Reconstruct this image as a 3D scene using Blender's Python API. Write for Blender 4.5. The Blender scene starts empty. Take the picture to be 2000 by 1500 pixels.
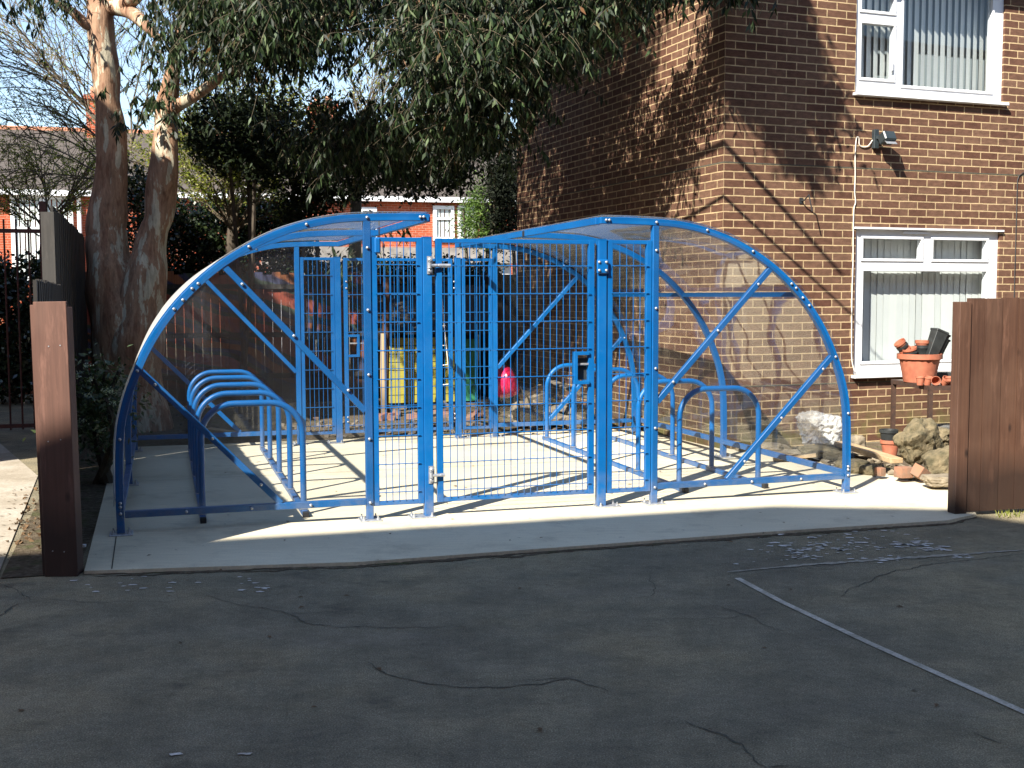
import bpy, math, random
import numpy as np
from mathutils import Vector, Matrix
random.seed(7); np.random.seed(7)
rnd=random.random
def ru(a,b): return a+(b-a)*random.random()
D=bpy.data; SC=bpy.context.scene; COL=SC.collection

# ------------------------------------------------------------------ camera
F=2279.0
PIT,ROL=0.0759,-0.0027
fw=Vector((0,math.cos(PIT),-math.sin(PIT))); up0=Vector((0,math.sin(PIT),math.cos(PIT))); rt0=Vector((1,0,0))
rt=rt0*math.cos(ROL)+up0*math.sin(ROL); up=up0*math.cos(ROL)-rt0*math.sin(ROL)
CAM=Vector((0,0,1.6))
cd=D.cameras.new("camera"); cam=D.objects.new("camera",cd); COL.objects.link(cam)
M=Matrix.Identity(4)
for i,v in enumerate((rt,up,-fw)):
    for j in range(3): M[j][i]=v[j]
M.translation=CAM
cam.matrix_world=M
cd.sensor_width=36; cd.lens=36*F/2000; cd.clip_start=.05; cd.clip_end=2000
SC.camera=cam
def at(x,y,Y):
    """point at depth Y that the photograph shows at pixel x,y (used to survey the place)"""
    r=fw+rt*((x-1000)/F)-up*((y-750)/F)
    return CAM+r*(Y/r.y)
def gnd(x,y,z=0.0):
    r=fw+rt*((x-1000)/F)-up*((y-750)/F)
    return CAM+r*((z-1.6)/r.z)

# frames
SA=.2907; O=Vector((-2.6007,7.6611,0))
U=Vector((math.cos(SA),math.sin(SA),0)); V=Vector((-math.sin(SA),math.cos(SA),0))
def uv(u,v,z=0): return O+U*u+V*v+Vector((0,0,z))
K=1.08
BA=.3695; BO=Vector((1.983*K,11.021*K,0)); BZ=1.6+1.6776*K
BD=Vector((math.cos(BA),math.sin(BA),0)); BN=Vector((-math.sin(BA),math.cos(BA),0))

# ------------------------------------------------------------------ materials
def nt(name):
    m=D.materials.new(name); m.use_nodes=True; n=m.node_tree; n.nodes.clear()
    o=n.nodes.new('ShaderNodeOutputMaterial'); return m,n,o
def N(n,t,**k):
    x=n.nodes.new(t)
    for a,b in k.items():
        if a in x.inputs: x.inputs[a].default_value=b
        else: setattr(x,a,b)
    return x
def c4(c): return (c[0],c[1],c[2],1)
def mixc(n,a,b,fac,mode='MIX'):
    m=n.nodes.new('ShaderNodeMix'); m.data_type='RGBA'; m.blend_type=mode
    for s,v in ((6,a),(7,b),(0,fac)):
        if hasattr(v,'is_linked') or hasattr(v,'links'): n.links.new(v,m.inputs[s])
        else: m.inputs[s].default_value=v if s==0 else c4(v)
    return m.outputs[2]
def noise(n,vec,scale,detail=4,rough=.6):
    x=N(n,'ShaderNodeTexNoise'); x.inputs['Scale'].default_value=scale; x.inputs['Detail'].default_value=detail; x.inputs['Roughness'].default_value=rough
    if vec is not None: n.links.new(vec,x.inputs['Vector'])
    return x.outputs[0]
def ramp(n,fac,stops):
    r=N(n,'ShaderNodeValToRGB'); n.links.new(fac,r.inputs[0]); e=r.color_ramp.elements
    while len(e)<len(stops): e.new(.5)
    for i,(p,c) in enumerate(stops):
        e[i].position=p; e[i].color=c4(c) if hasattr(c,'__len__') else (c,c,c,1)
    return r.outputs[0]
def mapping(n,src,scale):
    mp=N(n,'ShaderNodeMapping'); mp.inputs['Scale'].default_value=scale; n.links.new(src,mp.inputs[0]); return mp.outputs[0]
def bsdf(n,o,col,rough=.7,metal=0,bump=None,bstr=.3,bdist=.01,spec=None):
    b=N(n,'ShaderNodeBsdfPrincipled')
    if hasattr(col,'links'): n.links.new(col,b.inputs['Base Color'])
    else: b.inputs['Base Color'].default_value=c4(col)
    if hasattr(rough,'links'): n.links.new(rough,b.inputs['Roughness'])
    else: b.inputs['Roughness'].default_value=rough
    b.inputs['Metallic'].default_value=metal
    if spec is not None: b.inputs['Specular IOR Level'].default_value=spec
    if bump is not None:
        bp=N(n,'ShaderNodeBump'); bp.inputs['Strength'].default_value=bstr; bp.inputs['Distance'].default_value=bdist
        n.links.new(bump,bp.inputs['Height']); n.links.new(bp.outputs[0],b.inputs['Normal'])
    n.links.new(b.outputs[0],o.inputs[0]); return b
MATS={}
def simple(name,c1,c2=None,scale=6,rough=.6,metal=0,bump=.15,bdist=.005,stretch=(1,1,1),detail=5,spec=None,lo=.35,hi=.65):
    m,n,o=nt(name); tc=N(n,'ShaderNodeTexCoord'); v=mapping(n,tc.outputs['Object'],stretch)
    ns=noise(n,v,scale,detail)
    if c2 is None: c2=tuple(x*.8 for x in c1)
    col=ramp(n,ns,[(lo,c1),(hi,c2)])
    bsdf(n,o,col,rough,metal,ns if bump else None,bump,bdist,spec)
    MATS[name]=m; return m
def blue():
    m,n,o=nt('blue_paint'); tc=N(n,'ShaderNodeTexCoord'); P=tc.outputs['Object']
    a=noise(n,P,2.2,5,.7); f=noise(n,P,45,4,.7); r=noise(n,P,7,4,.7)
    col=ramp(n,a,[(.32,(.001,.090,.285)),(.5,(.001,.102,.32)),(.68,(.004,.118,.34))])
    col=mixc(n,col,(.10,.20,.34),ramp(n,f,[(.62,0.0),(.78,.35)]))
    sx=N(n,'ShaderNodeSeparateXYZ'); n.links.new(P,sx.inputs[0]); lo=ramp(n,sx.outputs[2],[(.03,1.0),(.30,0.0)])
    mu=N(n,'ShaderNodeMath',operation='MULTIPLY'); n.links.new(lo,mu.inputs[0]); n.links.new(ramp(n,r,[(.4,.05),(.62,.55)]),mu.inputs[1])
    col=mixc(n,col,(.22,.20,.17),mu.outputs[0])
    rg=ramp(n,r,[(.35,.30),(.65,.50)])
    bsdf(n,o,col,rg,0,f,.03,.001); MATS['blue_paint']=m
blue()
simple('galvanised',(.55,.57,.60),(.35,.37,.40),scale=40,rough=.4,metal=.6,bump=.1,bdist=.001)
simple('black_rubber',(.015,.015,.017),(.03,.03,.03),rough=.6)
simple('dark_steel',(.02,.03,.035),(.035,.045,.05),rough=.35)
simple('upvc',(.80,.81,.82),(.74,.75,.76),scale=3,rough=.35,bump=0)
simple('terracotta',(.44,.150,.082),(.34,.105,.058),scale=14,rough=.7)
simple('terracotta_pale',(.60,.28,.17),(.44,.18,.10),scale=30,rough=.85)
simple('black_plastic',(.018,.02,.02),(.035,.04,.04),scale=10,rough=.5)
simple('stone_rubble',(.21,.165,.095),(.075,.065,.035),scale=13,rough=.95,bump=1.0,bdist=.03,detail=8)
simple('stone_pale',(.28,.23,.16),(.14,.115,.08),scale=9,rough=.95,bump=.7,bdist=.02)
simple('brick_lump',(.34,.15,.085),(.22,.14,.095),scale=9,rough=.95,bump=.5,bdist=.01)
simple('brick_old',(.22,.095,.06),(.16,.12,.09),scale=7,rough=.95,bump=.5,bdist=.01)
simple('pale_timber',(.52,.38,.22),(.36,.24,.13),scale=5,rough=.8,stretch=(1,14,14),bump=.3)
simple('grey_timber',(.20,.17,.13),(.12,.10,.08),scale=5,rough=.85,stretch=(1,12,12),bump=.3)
simple('rust_steel',(.07,.035,.022),(.035,.02,.015),scale=20,rough=.7)
simple('red_rail',(.10,.028,.02),(.05,.018,.014),scale=20,rough=.6)
simple('yellow_paint',(.42,.38,.06),(.34,.31,.05),scale=8,rough=.6,stretch=(1,1,8))
simple('green_paint',(.05,.30,.16),(.04,.22,.12),scale=8,rough=.6)
simple('red_plastic',(.62,.012,.075),(.52,.010,.06),scale=3,rough=.25,bump=0)
simple('slate',(.060,.048,.040),(.095,.078,.066),scale=3,rough=.8,stretch=(3,1,8))
simple('render_white',(.75,.75,.76),(.62,.62,.63),scale=3,rough=.8)
simple('felt_roof',(.22,.20,.18),(.34,.31,.28),scale=5,rough=.9)
simple('bark_litter',(.16,.09,.04),(.06,.04,.02),scale=5,rough=.9)
simple('cloth_white',(.8,.8,.8),(.7,.7,.7),rough=.8)
simple('cable_white',(.75,.70,.62),(.65,.6,.52),rough=.6)
simple('soffit',(.55,.55,.52),(.45,.45,.43),rough=.7)
simple('ribbed_grey',(.16,.16,.15),(.10,.10,.10),scale=10,rough=.8,stretch=(1,1,20))

def wood(name,c1,c2,c3,sc=1.0):
    m,n,o=nt(name); tc=N(n,'ShaderNodeTexCoord')
    g=noise(n,mapping(n,tc.outputs['Object'],(38*sc,38*sc,1.2*sc)),1.0,6,.65)
    b=noise(n,mapping(n,tc.outputs['Object'],(1.5,1.5,.8)),1.6,3)
    # knots
    vo=N(n,'ShaderNodeTexVoronoi'); vo.feature='F1'; n.links.new(mapping(n,tc.outputs['Object'],(5.0,5.0,2.4)),vo.inputs['Vector']); vo.inputs['Scale'].default_value=1
    kn=ramp(n,vo.outputs['Distance'],[(.05,1.0),(.11,0.0)])
    col=ramp(n,g,[(.32,c1),(.68,c2)])
    col=mixc(n,col,c3,ramp(n,b,[(.45,0.0),(.75,.75)]))
    col=mixc(n,col,tuple(x*.4 for x in c1),kn)
    wz=noise(n,mapping(n,tc.outputs['Object'],(9,9,1.3)),1.3,5,.7); col=mixc(n,col,tuple(min(1,x*2.1+.02) for x in c2),ramp(n,wz,[(.54,0.0),(.74,.6)]))
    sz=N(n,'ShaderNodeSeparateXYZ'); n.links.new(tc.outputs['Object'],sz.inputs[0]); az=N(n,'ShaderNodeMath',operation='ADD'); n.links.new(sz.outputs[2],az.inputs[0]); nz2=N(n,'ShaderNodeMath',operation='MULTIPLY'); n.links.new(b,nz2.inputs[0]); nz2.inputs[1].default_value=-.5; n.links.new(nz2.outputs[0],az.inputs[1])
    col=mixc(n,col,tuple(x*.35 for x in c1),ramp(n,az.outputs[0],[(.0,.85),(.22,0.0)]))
    # separate boards differ a little
    isl=N(n,'ShaderNodeNewGeometry')
    hv=N(n,'ShaderNodeHueSaturation'); n.links.new(col,hv.inputs['Color'])
    mr=N(n,'ShaderNodeMapRange'); n.links.new(isl.outputs['Random Per Island'],mr.inputs[0]); mr.inputs[3].default_value=.75; mr.inputs[4].default_value=1.25
    n.links.new(mr.outputs[0],hv.inputs['Value'])
    bsdf(n,o,hv.outputs[0],.72,0,g,.25,.003); MATS[name]=m
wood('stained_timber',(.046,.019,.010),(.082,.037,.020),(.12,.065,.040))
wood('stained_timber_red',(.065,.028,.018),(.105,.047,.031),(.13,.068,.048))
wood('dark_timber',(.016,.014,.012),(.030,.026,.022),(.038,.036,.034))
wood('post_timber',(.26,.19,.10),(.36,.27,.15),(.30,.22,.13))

def painted_reflection():  # dark boards with the front clear panel's red reflection painted into their colour
    m,n,o=nt('reflection_timber'); tc=N(n,'ShaderNodeTexCoord'); P=tc.outputs['Object']
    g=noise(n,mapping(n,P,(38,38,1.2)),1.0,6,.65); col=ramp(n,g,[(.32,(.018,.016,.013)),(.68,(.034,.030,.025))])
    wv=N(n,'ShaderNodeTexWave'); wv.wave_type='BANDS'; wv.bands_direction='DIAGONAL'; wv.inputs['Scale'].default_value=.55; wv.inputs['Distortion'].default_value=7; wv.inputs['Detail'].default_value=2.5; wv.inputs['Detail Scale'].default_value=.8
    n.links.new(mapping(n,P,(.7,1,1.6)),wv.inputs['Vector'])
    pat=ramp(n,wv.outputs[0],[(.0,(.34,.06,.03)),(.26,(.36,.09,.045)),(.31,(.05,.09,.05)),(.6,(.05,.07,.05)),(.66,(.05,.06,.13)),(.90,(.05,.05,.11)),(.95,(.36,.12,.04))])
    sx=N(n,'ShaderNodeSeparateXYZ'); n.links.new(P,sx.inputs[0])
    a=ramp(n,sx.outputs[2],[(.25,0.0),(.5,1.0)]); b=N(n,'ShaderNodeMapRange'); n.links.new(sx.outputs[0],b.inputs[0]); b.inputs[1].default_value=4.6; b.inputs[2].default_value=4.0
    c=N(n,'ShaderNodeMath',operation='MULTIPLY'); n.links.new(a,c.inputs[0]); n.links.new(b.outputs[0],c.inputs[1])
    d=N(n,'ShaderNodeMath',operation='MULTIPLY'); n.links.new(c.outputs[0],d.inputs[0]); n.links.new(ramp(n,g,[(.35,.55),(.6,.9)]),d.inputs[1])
    col=mixc(n,col,pat,d.outputs[0]); bsdf(n,o,col,.8,0,g,.25,.003); MATS['reflection_timber']=m
painted_reflection()
def brick(name,ca,cb,cm,bw=.243,rh=.081,mort=.0062,stain=True,bump=.8):
    m,n,o=nt(name); tc=N(n,'ShaderNodeTexCoord')
    # slight irregularity of the joints
    nv=N(n,'ShaderNodeTexNoise'); nv.inputs['Scale'].default_value=9; n.links.new(tc.outputs['UV'],nv.inputs['Vector'])
    sub=N(n,'ShaderNodeVectorMath',operation='SUBTRACT'); n.links.new(nv.outputs['Color'],sub.inputs[0]); sub.inputs[1].default_value=(.5,.5,.5)
    scl=N(n,'ShaderNodeVectorMath',operation='SCALE'); n.links.new(sub.outputs[0],scl.inputs[0]); scl.inputs['Scale'].default_value=.007
    add=N(n,'ShaderNodeVectorMath',operation='ADD'); n.links.new(tc.outputs['UV'],add.inputs[0]); n.links.new(scl.outputs[0],add.inputs[1])
    b=N(n,'ShaderNodeTexBrick'); b.offset=.5; b.offset_frequency=2; b.squash=1
    n.links.new(add.outputs[0],b.inputs['Vector'])
    b.inputs['Scale'].default_value=1; b.inputs['Brick Width'].default_value=bw; b.inputs['Row Height'].default_value=rh
    b.inputs['Mortar Size'].default_value=mort; b.inputs['Mortar Smooth'].default_value=.15; b.inputs['Bias'].default_value=0
    b.inputs['Color1'].default_value=c4(ca); b.inputs['Color2'].default_value=c4(cb); b.inputs['Mortar'].default_value=c4(cm)
    # mottling inside the bricks
    n1=noise(n,mapping(n,tc.outputs['UV'],(7,16,1)),1.6,5,.65)
    n2=noise(n,tc.outputs['UV'],90,3)
    mot=ramp(n,n1,[(.3,.72),(.7,1.28)])
    col=mixc(n,b.outputs['Color'],mot,1.0,'MULTIPLY')
    spk=ramp(n,n2,[(.3,.86),(.7,1.14)])
    col=mixc(n,col,spk,1.0,'MULTIPLY')
    n3=noise(n,tc.outputs['UV'],.7,4,.6)
    col=mixc(n,col,ramp(n,n3,[(.35,.86),(.7,1.12)]),1.0,'MULTIPLY')
    if stain: # green algae on the lowest courses
        sx=N(n,'ShaderNodeSeparateXYZ'); n.links.new(tc.outputs['Object'],sx.inputs[0])
        hg=ramp(n,sx.outputs[2],[(.05,1.0),(.5,0.0)])
        mm=N(n,'ShaderNodeMath',operation='MULTIPLY'); n.links.new(hg,mm.inputs[0]); n.links.new(ramp(n,noise(n,tc.outputs['UV'],4,4),[(.4,0.0),(.65,.8)]),mm.inputs[1])
        col=mixc(n,col,(.13,.14,.04),mm.outputs[0])
    inv=N(n,'ShaderNodeMath',operation='SUBTRACT'); inv.inputs[0].default_value=1; n.links.new(b.outputs['Fac'],inv.inputs[1])
    hh=N(n,'ShaderNodeMath',operation='ADD'); n.links.new(inv.outputs[0],hh.inputs[0])
    n4=N(n,'ShaderNodeMath',operation='MULTIPLY'); n.links.new(n2,n4.inputs[0]); n4.inputs[1].default_value=.35; n.links.new(n4.outputs[0],hh.inputs[1])
    bsdf(n,o,col,.9,0,hh.outputs[0],bump,.004,.2); MATS[name]=m
brick('brown_brick',(.093,.042,.027),(.152,.084,.054),(.47,.345,.195))
brick('red_brick',(.40,.085,.035),(.32,.065,.03),(.45,.28,.2),stain=False,bump=.2)
brick('school_brick',(.30,.12,.08),(.36,.17,.11),(.45,.38,.3),stain=False,bump=.2)

def ground_mats():
    # asphalt
    m,n,o=nt('asphalt'); tc=N(n,'ShaderNodeTexCoord'); P=tc.outputs['Object']
    big=noise(n,P,.55,6,.65); med=noise(n,P,3.2,6,.75); fine=noise(n,P,150,3,.85); mid=noise(n,P,26,5,.8)
    col=ramp(n,big,[(.36,(.168,.150,.108)),(.5,(.210,.184,.125)),(.62,(.275,.228,.142))])
    col=mixc(n,col,ramp(n,med,[(.3,.72),(.7,1.28)]),1.0,'MULTIPLY')
    col=mixc(n,col,ramp(n,mid,[(.3,.80),(.7,1.2)]),1.0,'MULTIPLY')
    col=mixc(n,col,ramp(n,fine,[(.3,.45),(.5,.95),(.70,2.1)]),1.0,'MULTIPLY')
    st=noise(n,mapping(n,P,(1,1.6,1)),1.3,4,.7)
    col=mixc(n,col,(.07,.062,.05),ramp(n,st,[(.60,0.0),(.70,.55)]))
    ds=noise(n,mapping(n,P,(.7,1.4,1)),.9,6,.75)
    col=mixc(n,col,(.30,.26,.20),ramp(n,ds,[(.56,0.0),(.72,.35)]))
    vo=N(n,'ShaderNodeTexVoronoi'); vo.inputs['Scale'].default_value=130; n.links.new(P,vo.inputs['Vector'])
    vc=N(n,'ShaderNodeTexVoronoi'); vc.inputs['Scale'].default_value=75; n.links.new(P,vc.inputs['Vector'])
    chip=ramp(n,vc.outputs['Distance'],[(.10,1.0),(.20,0.0)])
    cw=N(n,'ShaderNodeSeparateColor'); n.links.new(vc.outputs['Color'],cw.inputs[0])
    cm_=N(n,'ShaderNodeMath',operation='MULTIPLY'); n.links.new(chip,cm_.inputs[0]); n.links.new(ramp(n,cw.outputs[0],[(.72,0.0),(.95,.8)]),cm_.inputs[1])
    col=mixc(n,col,(.36,.33,.28),cm_.outputs[0])
    bsdf(n,o,col,.9,0,vo.outputs['Distance'],.7,.007,.15); MATS['asphalt']=m
    # concrete pad
    m,n,o=nt('concrete'); tc=N(n,'ShaderNodeTexCoord'); P=tc.outputs['Object']
    br=noise(n,mapping(n,P,(3,70,1)),1.2,3,.6); big=noise(n,P,.8,4); fine=noise(n,P,90,3,.7)
    col=ramp(n,big,[(.3,(.66,.585,.42)),(.7,(.74,.665,.49))])
    col=mixc(n,col,ramp(n,br,[(.3,.86),(.7,1.08)]),1.0,'MULTIPLY')
    col=mixc(n,col,ramp(n,fine,[(.3,.9),(.7,1.08)]),1.0,'MULTIPLY')
    blot=noise(n,P,1.7,7,.75); col=mixc(n,col,(.34,.29,.21),ramp(n,blot,[(.52,0.0),(.70,.55)])); sp_=noise(n,P,14,3,.6); col=mixc(n,col,(.22,.18,.13),ramp(n,sp_,[(.70,0.0),(.76,.6)]))
    bsdf(n,o,col,.9,0,br,.25,.003,.2); MATS['concrete']=m
    m,n,o=nt('paving'); tc=N(n,'ShaderNodeTexCoord'); P=tc.outputs['Object']
    big=noise(n,P,1.5,6,.7); fine=noise(n,P,40,4,.8)
    col=ramp(n,big,[(.3,(.28,.24,.18)),(.5,(.38,.33,.26)),(.7,(.46,.42,.35))])
    col=mixc(n,col,ramp(n,fine,[(.3,.75),(.7,1.2)]),1.0,'MULTIPLY')
    bsdf(n,o,col,.95,0,fine,.4,.01,.2); MATS['paving']=m
    m,n,o=nt('soil'); tc=N(n,'ShaderNodeTexCoord'); P=tc.outputs['Object']
    big=noise(n,P,1.2,6,.7); fine=noise(n,P,24,6,.8); gr=noise(n,P,5,4,.6)
    col=ramp(n,fine,[(.3,(.06,.045,.03)),(.5,(.16,.125,.085)),(.7,(.30,.25,.18))])
    col=mixc(n,col,(.09,.11,.04),ramp(n,gr,[(.52,0.0),(.66,.6)]))
    col=mixc(n,col,ramp(n,big,[(.3,.7),(.7,1.25)]),1.0,'MULTIPLY')
    bsdf(n,o,col,.98,0,fine,.9,.04,.1); MATS['soil']=m
    m,n,o=nt('worn_paint'); tc=N(n,'ShaderNodeTexCoord'); P=tc.outputs['Object']
    w=noise(n,P,60,4,.8); w2=noise(n,P,7,4,.7); col=ramp(n,w,[(.36,(.36,.32,.25)),(.60,(.62,.57,.48))]); col=mixc(n,col,(.26,.23,.17),ramp(n,w2,[(.46,0.0),(.66,.7)]))
    bsdf(n,o,col,.9); MATS['worn_paint']=m
    m,n,o=nt('faint_paint'); tc=N(n,'ShaderNodeTexCoord'); P=tc.outputs['Object']; w=noise(n,P,35,5,.8); bsdf(n,o,ramp(n,w,[(.42,(.25,.22,.16)),(.66,(.46,.42,.34))]),.9); MATS['faint_paint']=m
ground_mats()

def leaf_mat(name,stops,rough=.4,trans=.25,spec=.5):
    m,n,o=nt(name); g=N(n,'ShaderNodeNewGeometry')
    col=ramp(n,g.outputs['Random Per Island'],stops)
    b=N(n,'ShaderNodeBsdfPrincipled'); n.links.new(col,b.inputs['Base Color']); b.inputs['Roughness'].default_value=rough; b.inputs['Specular IOR Level'].default_value=spec
    t=N(n,'ShaderNodeBsdfTranslucent'); n.links.new(mixc(n,col,(1.3,1.5,.5),1.0,'MULTIPLY'),t.inputs[0])
    mx=N(n,'ShaderNodeMixShader'); mx.inputs[0].default_value=trans; n.links.new(b.outputs[0],mx.inputs[1]); n.links.new(t.outputs[0],mx.inputs[2])
    n.links.new(mx.outputs[0],o.inputs[0]); MATS[name]=m
leaf_mat('gum_leaves',[(0,(.004,.009,.003)),(.5,(.011,.023,.007)),(.78,(.026,.046,.014)),(.94,(.075,.115,.048)),(.985,(.12,.15,.075)),(1,(.12,.05,.015))],.5,.12,.3)
leaf_mat('dark_leaves',[(0,(.005,.009,.004)),(.6,(.011,.018,.007)),(1,(.024,.036,.013))],.65,.06,.15)
leaf_mat('hedge_leaves',[(0,(.012,.020,.010)),(.6,(.025,.042,.018)),(1,(.06,.08,.03))],.22,.1,.7)
leaf_mat('spring_leaves',[(0,(.14,.17,.02)),(.6,(.22,.25,.04)),(1,(.32,.30,.07))],.5,.4)
leaf_mat('conifer_green',[(0,(.06,.12,.02)),(.6,(.10,.18,.03)),(1,(.16,.24,.05))],.6,.2)
leaf_mat('conifer_dark',[(0,(.004,.007,.004)),(.6,(.008,.012,.006)),(1,(.014,.019,.009))],.7,.05,.2)
leaf_mat('shrub_leaves',[(0,(.03,.05,.02)),(.5,(.05,.08,.03)),(1,(.09,.12,.05))],.35,.2)
leaf_mat('petals',[(0,(.45,.50,.45)),(1,(.7,.72,.68))],.6,.4)

def bark(name,c1,c2,c3,sc=1.0):
    m,n,o=nt(name); tc=N(n,'ShaderNodeTexCoord'); P=tc.outputs['Object']
    a=noise(n,mapping(n,P,(5,5,1.1)),1.1*sc,5,.65); b=noise(n,mapping(n,P,(9,9,1.6)),1.7*sc,5,.7); f=noise(n,mapping(n,P,(30,30,8)),1.5,4,.7)
    col=ramp(n,a,[(.40,c1),(.46,c2),(.54,c2),(.565,c3)])
    col=mixc(n,col,ramp(n,b,[(.35,.62),(.6,1.15)]),1.0,'MULTIPLY')
    col=mixc(n,col,ramp(n,f,[(.3,.85),(.7,1.12)]),1.0,'MULTIPLY')
    bsdf(n,o,col,.8,0,b,.6,.02,.3); MATS[name]=m
bark('gum_bark',(.24,.125,.075),(.33,.20,.125),(.50,.45,.33),1.25)
bark('dark_bark',(.035,.028,.02),(.07,.055,.04),(.10,.085,.06))
bark('twig_bark',(.09,.07,.045),(.14,.11,.07),(.17,.14,.10))

def schlick(n,f0=.04,nrm=None):
    lw=N(n,'ShaderNodeLayerWeight'); lw.inputs[0].default_value=.5
    pw=N(n,'ShaderNodeMath',operation='POWER'); n.links.new(lw.outputs['Facing'],pw.inputs[0]); pw.inputs[1].default_value=5
    ma=N(n,'ShaderNodeMath',operation='MULTIPLY_ADD'); n.links.new(pw.outputs[0],ma.inputs[0]); ma.inputs[1].default_value=1-f0; ma.inputs[2].default_value=f0
    return ma.outputs[0]
def clear_mat(name,haze,tint,smear=True,f0=1.5,graze=0):
    m,n,o=nt(name); tc=N(n,'ShaderNodeTexCoord')
    tr=N(n,'ShaderNodeBsdfTransparent'); tr.inputs[0].default_value=c4(tint)
    gl=N(n,'ShaderNodeBsdfGlossy'); gl.inputs['Roughness'].default_value=.03
    # the sheet is not perfectly flat
    w=noise(n,tc.outputs['Object'],1.1,2); bp=N(n,'ShaderNodeBump'); bp.inputs['Strength'].default_value=.12; bp.inputs['Distance'].default_value=.03
    n.links.new(w,bp.inputs['Height']); n.links.new(bp.outputs[0],gl.inputs['Normal'])
    mx=N(n,'ShaderNodeMixShader'); n.links.new(schlick(n),mx.inputs[0]); n.links.new(tr.outputs[0],mx.inputs[1]); n.links.new(gl.outputs[0],mx.inputs[2])
    df=N(n,'ShaderNodeBsdfDiffuse'); df.inputs[0].default_value=(.8,.8,.78,1)
    m2=N(n,'ShaderNodeMixShader')
    s=noise(n,mapping(n,tc.outputs['Object'],(1.6,1.6,.7)),1.2,3,.55)
    hz=ramp(n,s,[(.45,haze*.35),(.62,haze),(.75,haze*2.2)])
    if graze:
        lw=N(n,'ShaderNodeLayerWeight'); pw=N(n,'ShaderNodeMath',operation='POWER'); n.links.new(lw.outputs['Facing'],pw.inputs[0]); pw.inputs[1].default_value=9
        ma=N(n,'ShaderNodeMath',operation='MULTIPLY_ADD'); n.links.new(pw.outputs[0],ma.inputs[0]); ma.inputs[1].default_value=graze; n.links.new(hz,ma.inputs[2]); hz=ma.outputs[0]
    n.links.new(hz,m2.inputs[0]); n.links.new(mx.outputs[0],m2.inputs[1]); n.links.new(df.outputs[0],m2.inputs[2])
    n.links.new(m2.outputs[0],o.inputs[0]); MATS[name]=m
clear_mat('polycarbonate',.006,(.965,.97,.975))
clear_mat('roof_polycarbonate',.010,(.95,.955,.96),graze=.38)
clear_mat('bubble_wrap',.5,(.9,.9,.9))
def glass_mat():
    m,n,o=nt('window_glass')
    tr=N(n,'ShaderNodeBsdfTransparent'); tr.inputs[0].default_value=(.95,.97,.975,1)
    gl=N(n,'ShaderNodeBsdfGlossy'); gl.inputs['Roughness'].default_value=.01
    mx=N(n,'ShaderNodeMixShader'); n.links.new(schlick(n,.045),mx.inputs[0]); n.links.new(tr.outputs[0],mx.inputs[1]); n.links.new(gl.outputs[0],mx.inputs[2])
    n.links.new(mx.outputs[0],o.inputs[0]); MATS['window_glass']=m
glass_mat()
simple('blind_fabric',(.84,.84,.79),(.78,.78,.74),scale=2,rough=.85,bump=0)
simple('room_dark',(.30,.34,.36),(.24,.28,.30),scale=1,rough=.9,bump=0)
simple('white_splash',(.78,.74,.68),(.42,.38,.32),scale=25,rough=.9)
simple('crack_dark',(.06,.056,.043),(.10,.095,.065),scale=30,rough=1)

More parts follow.
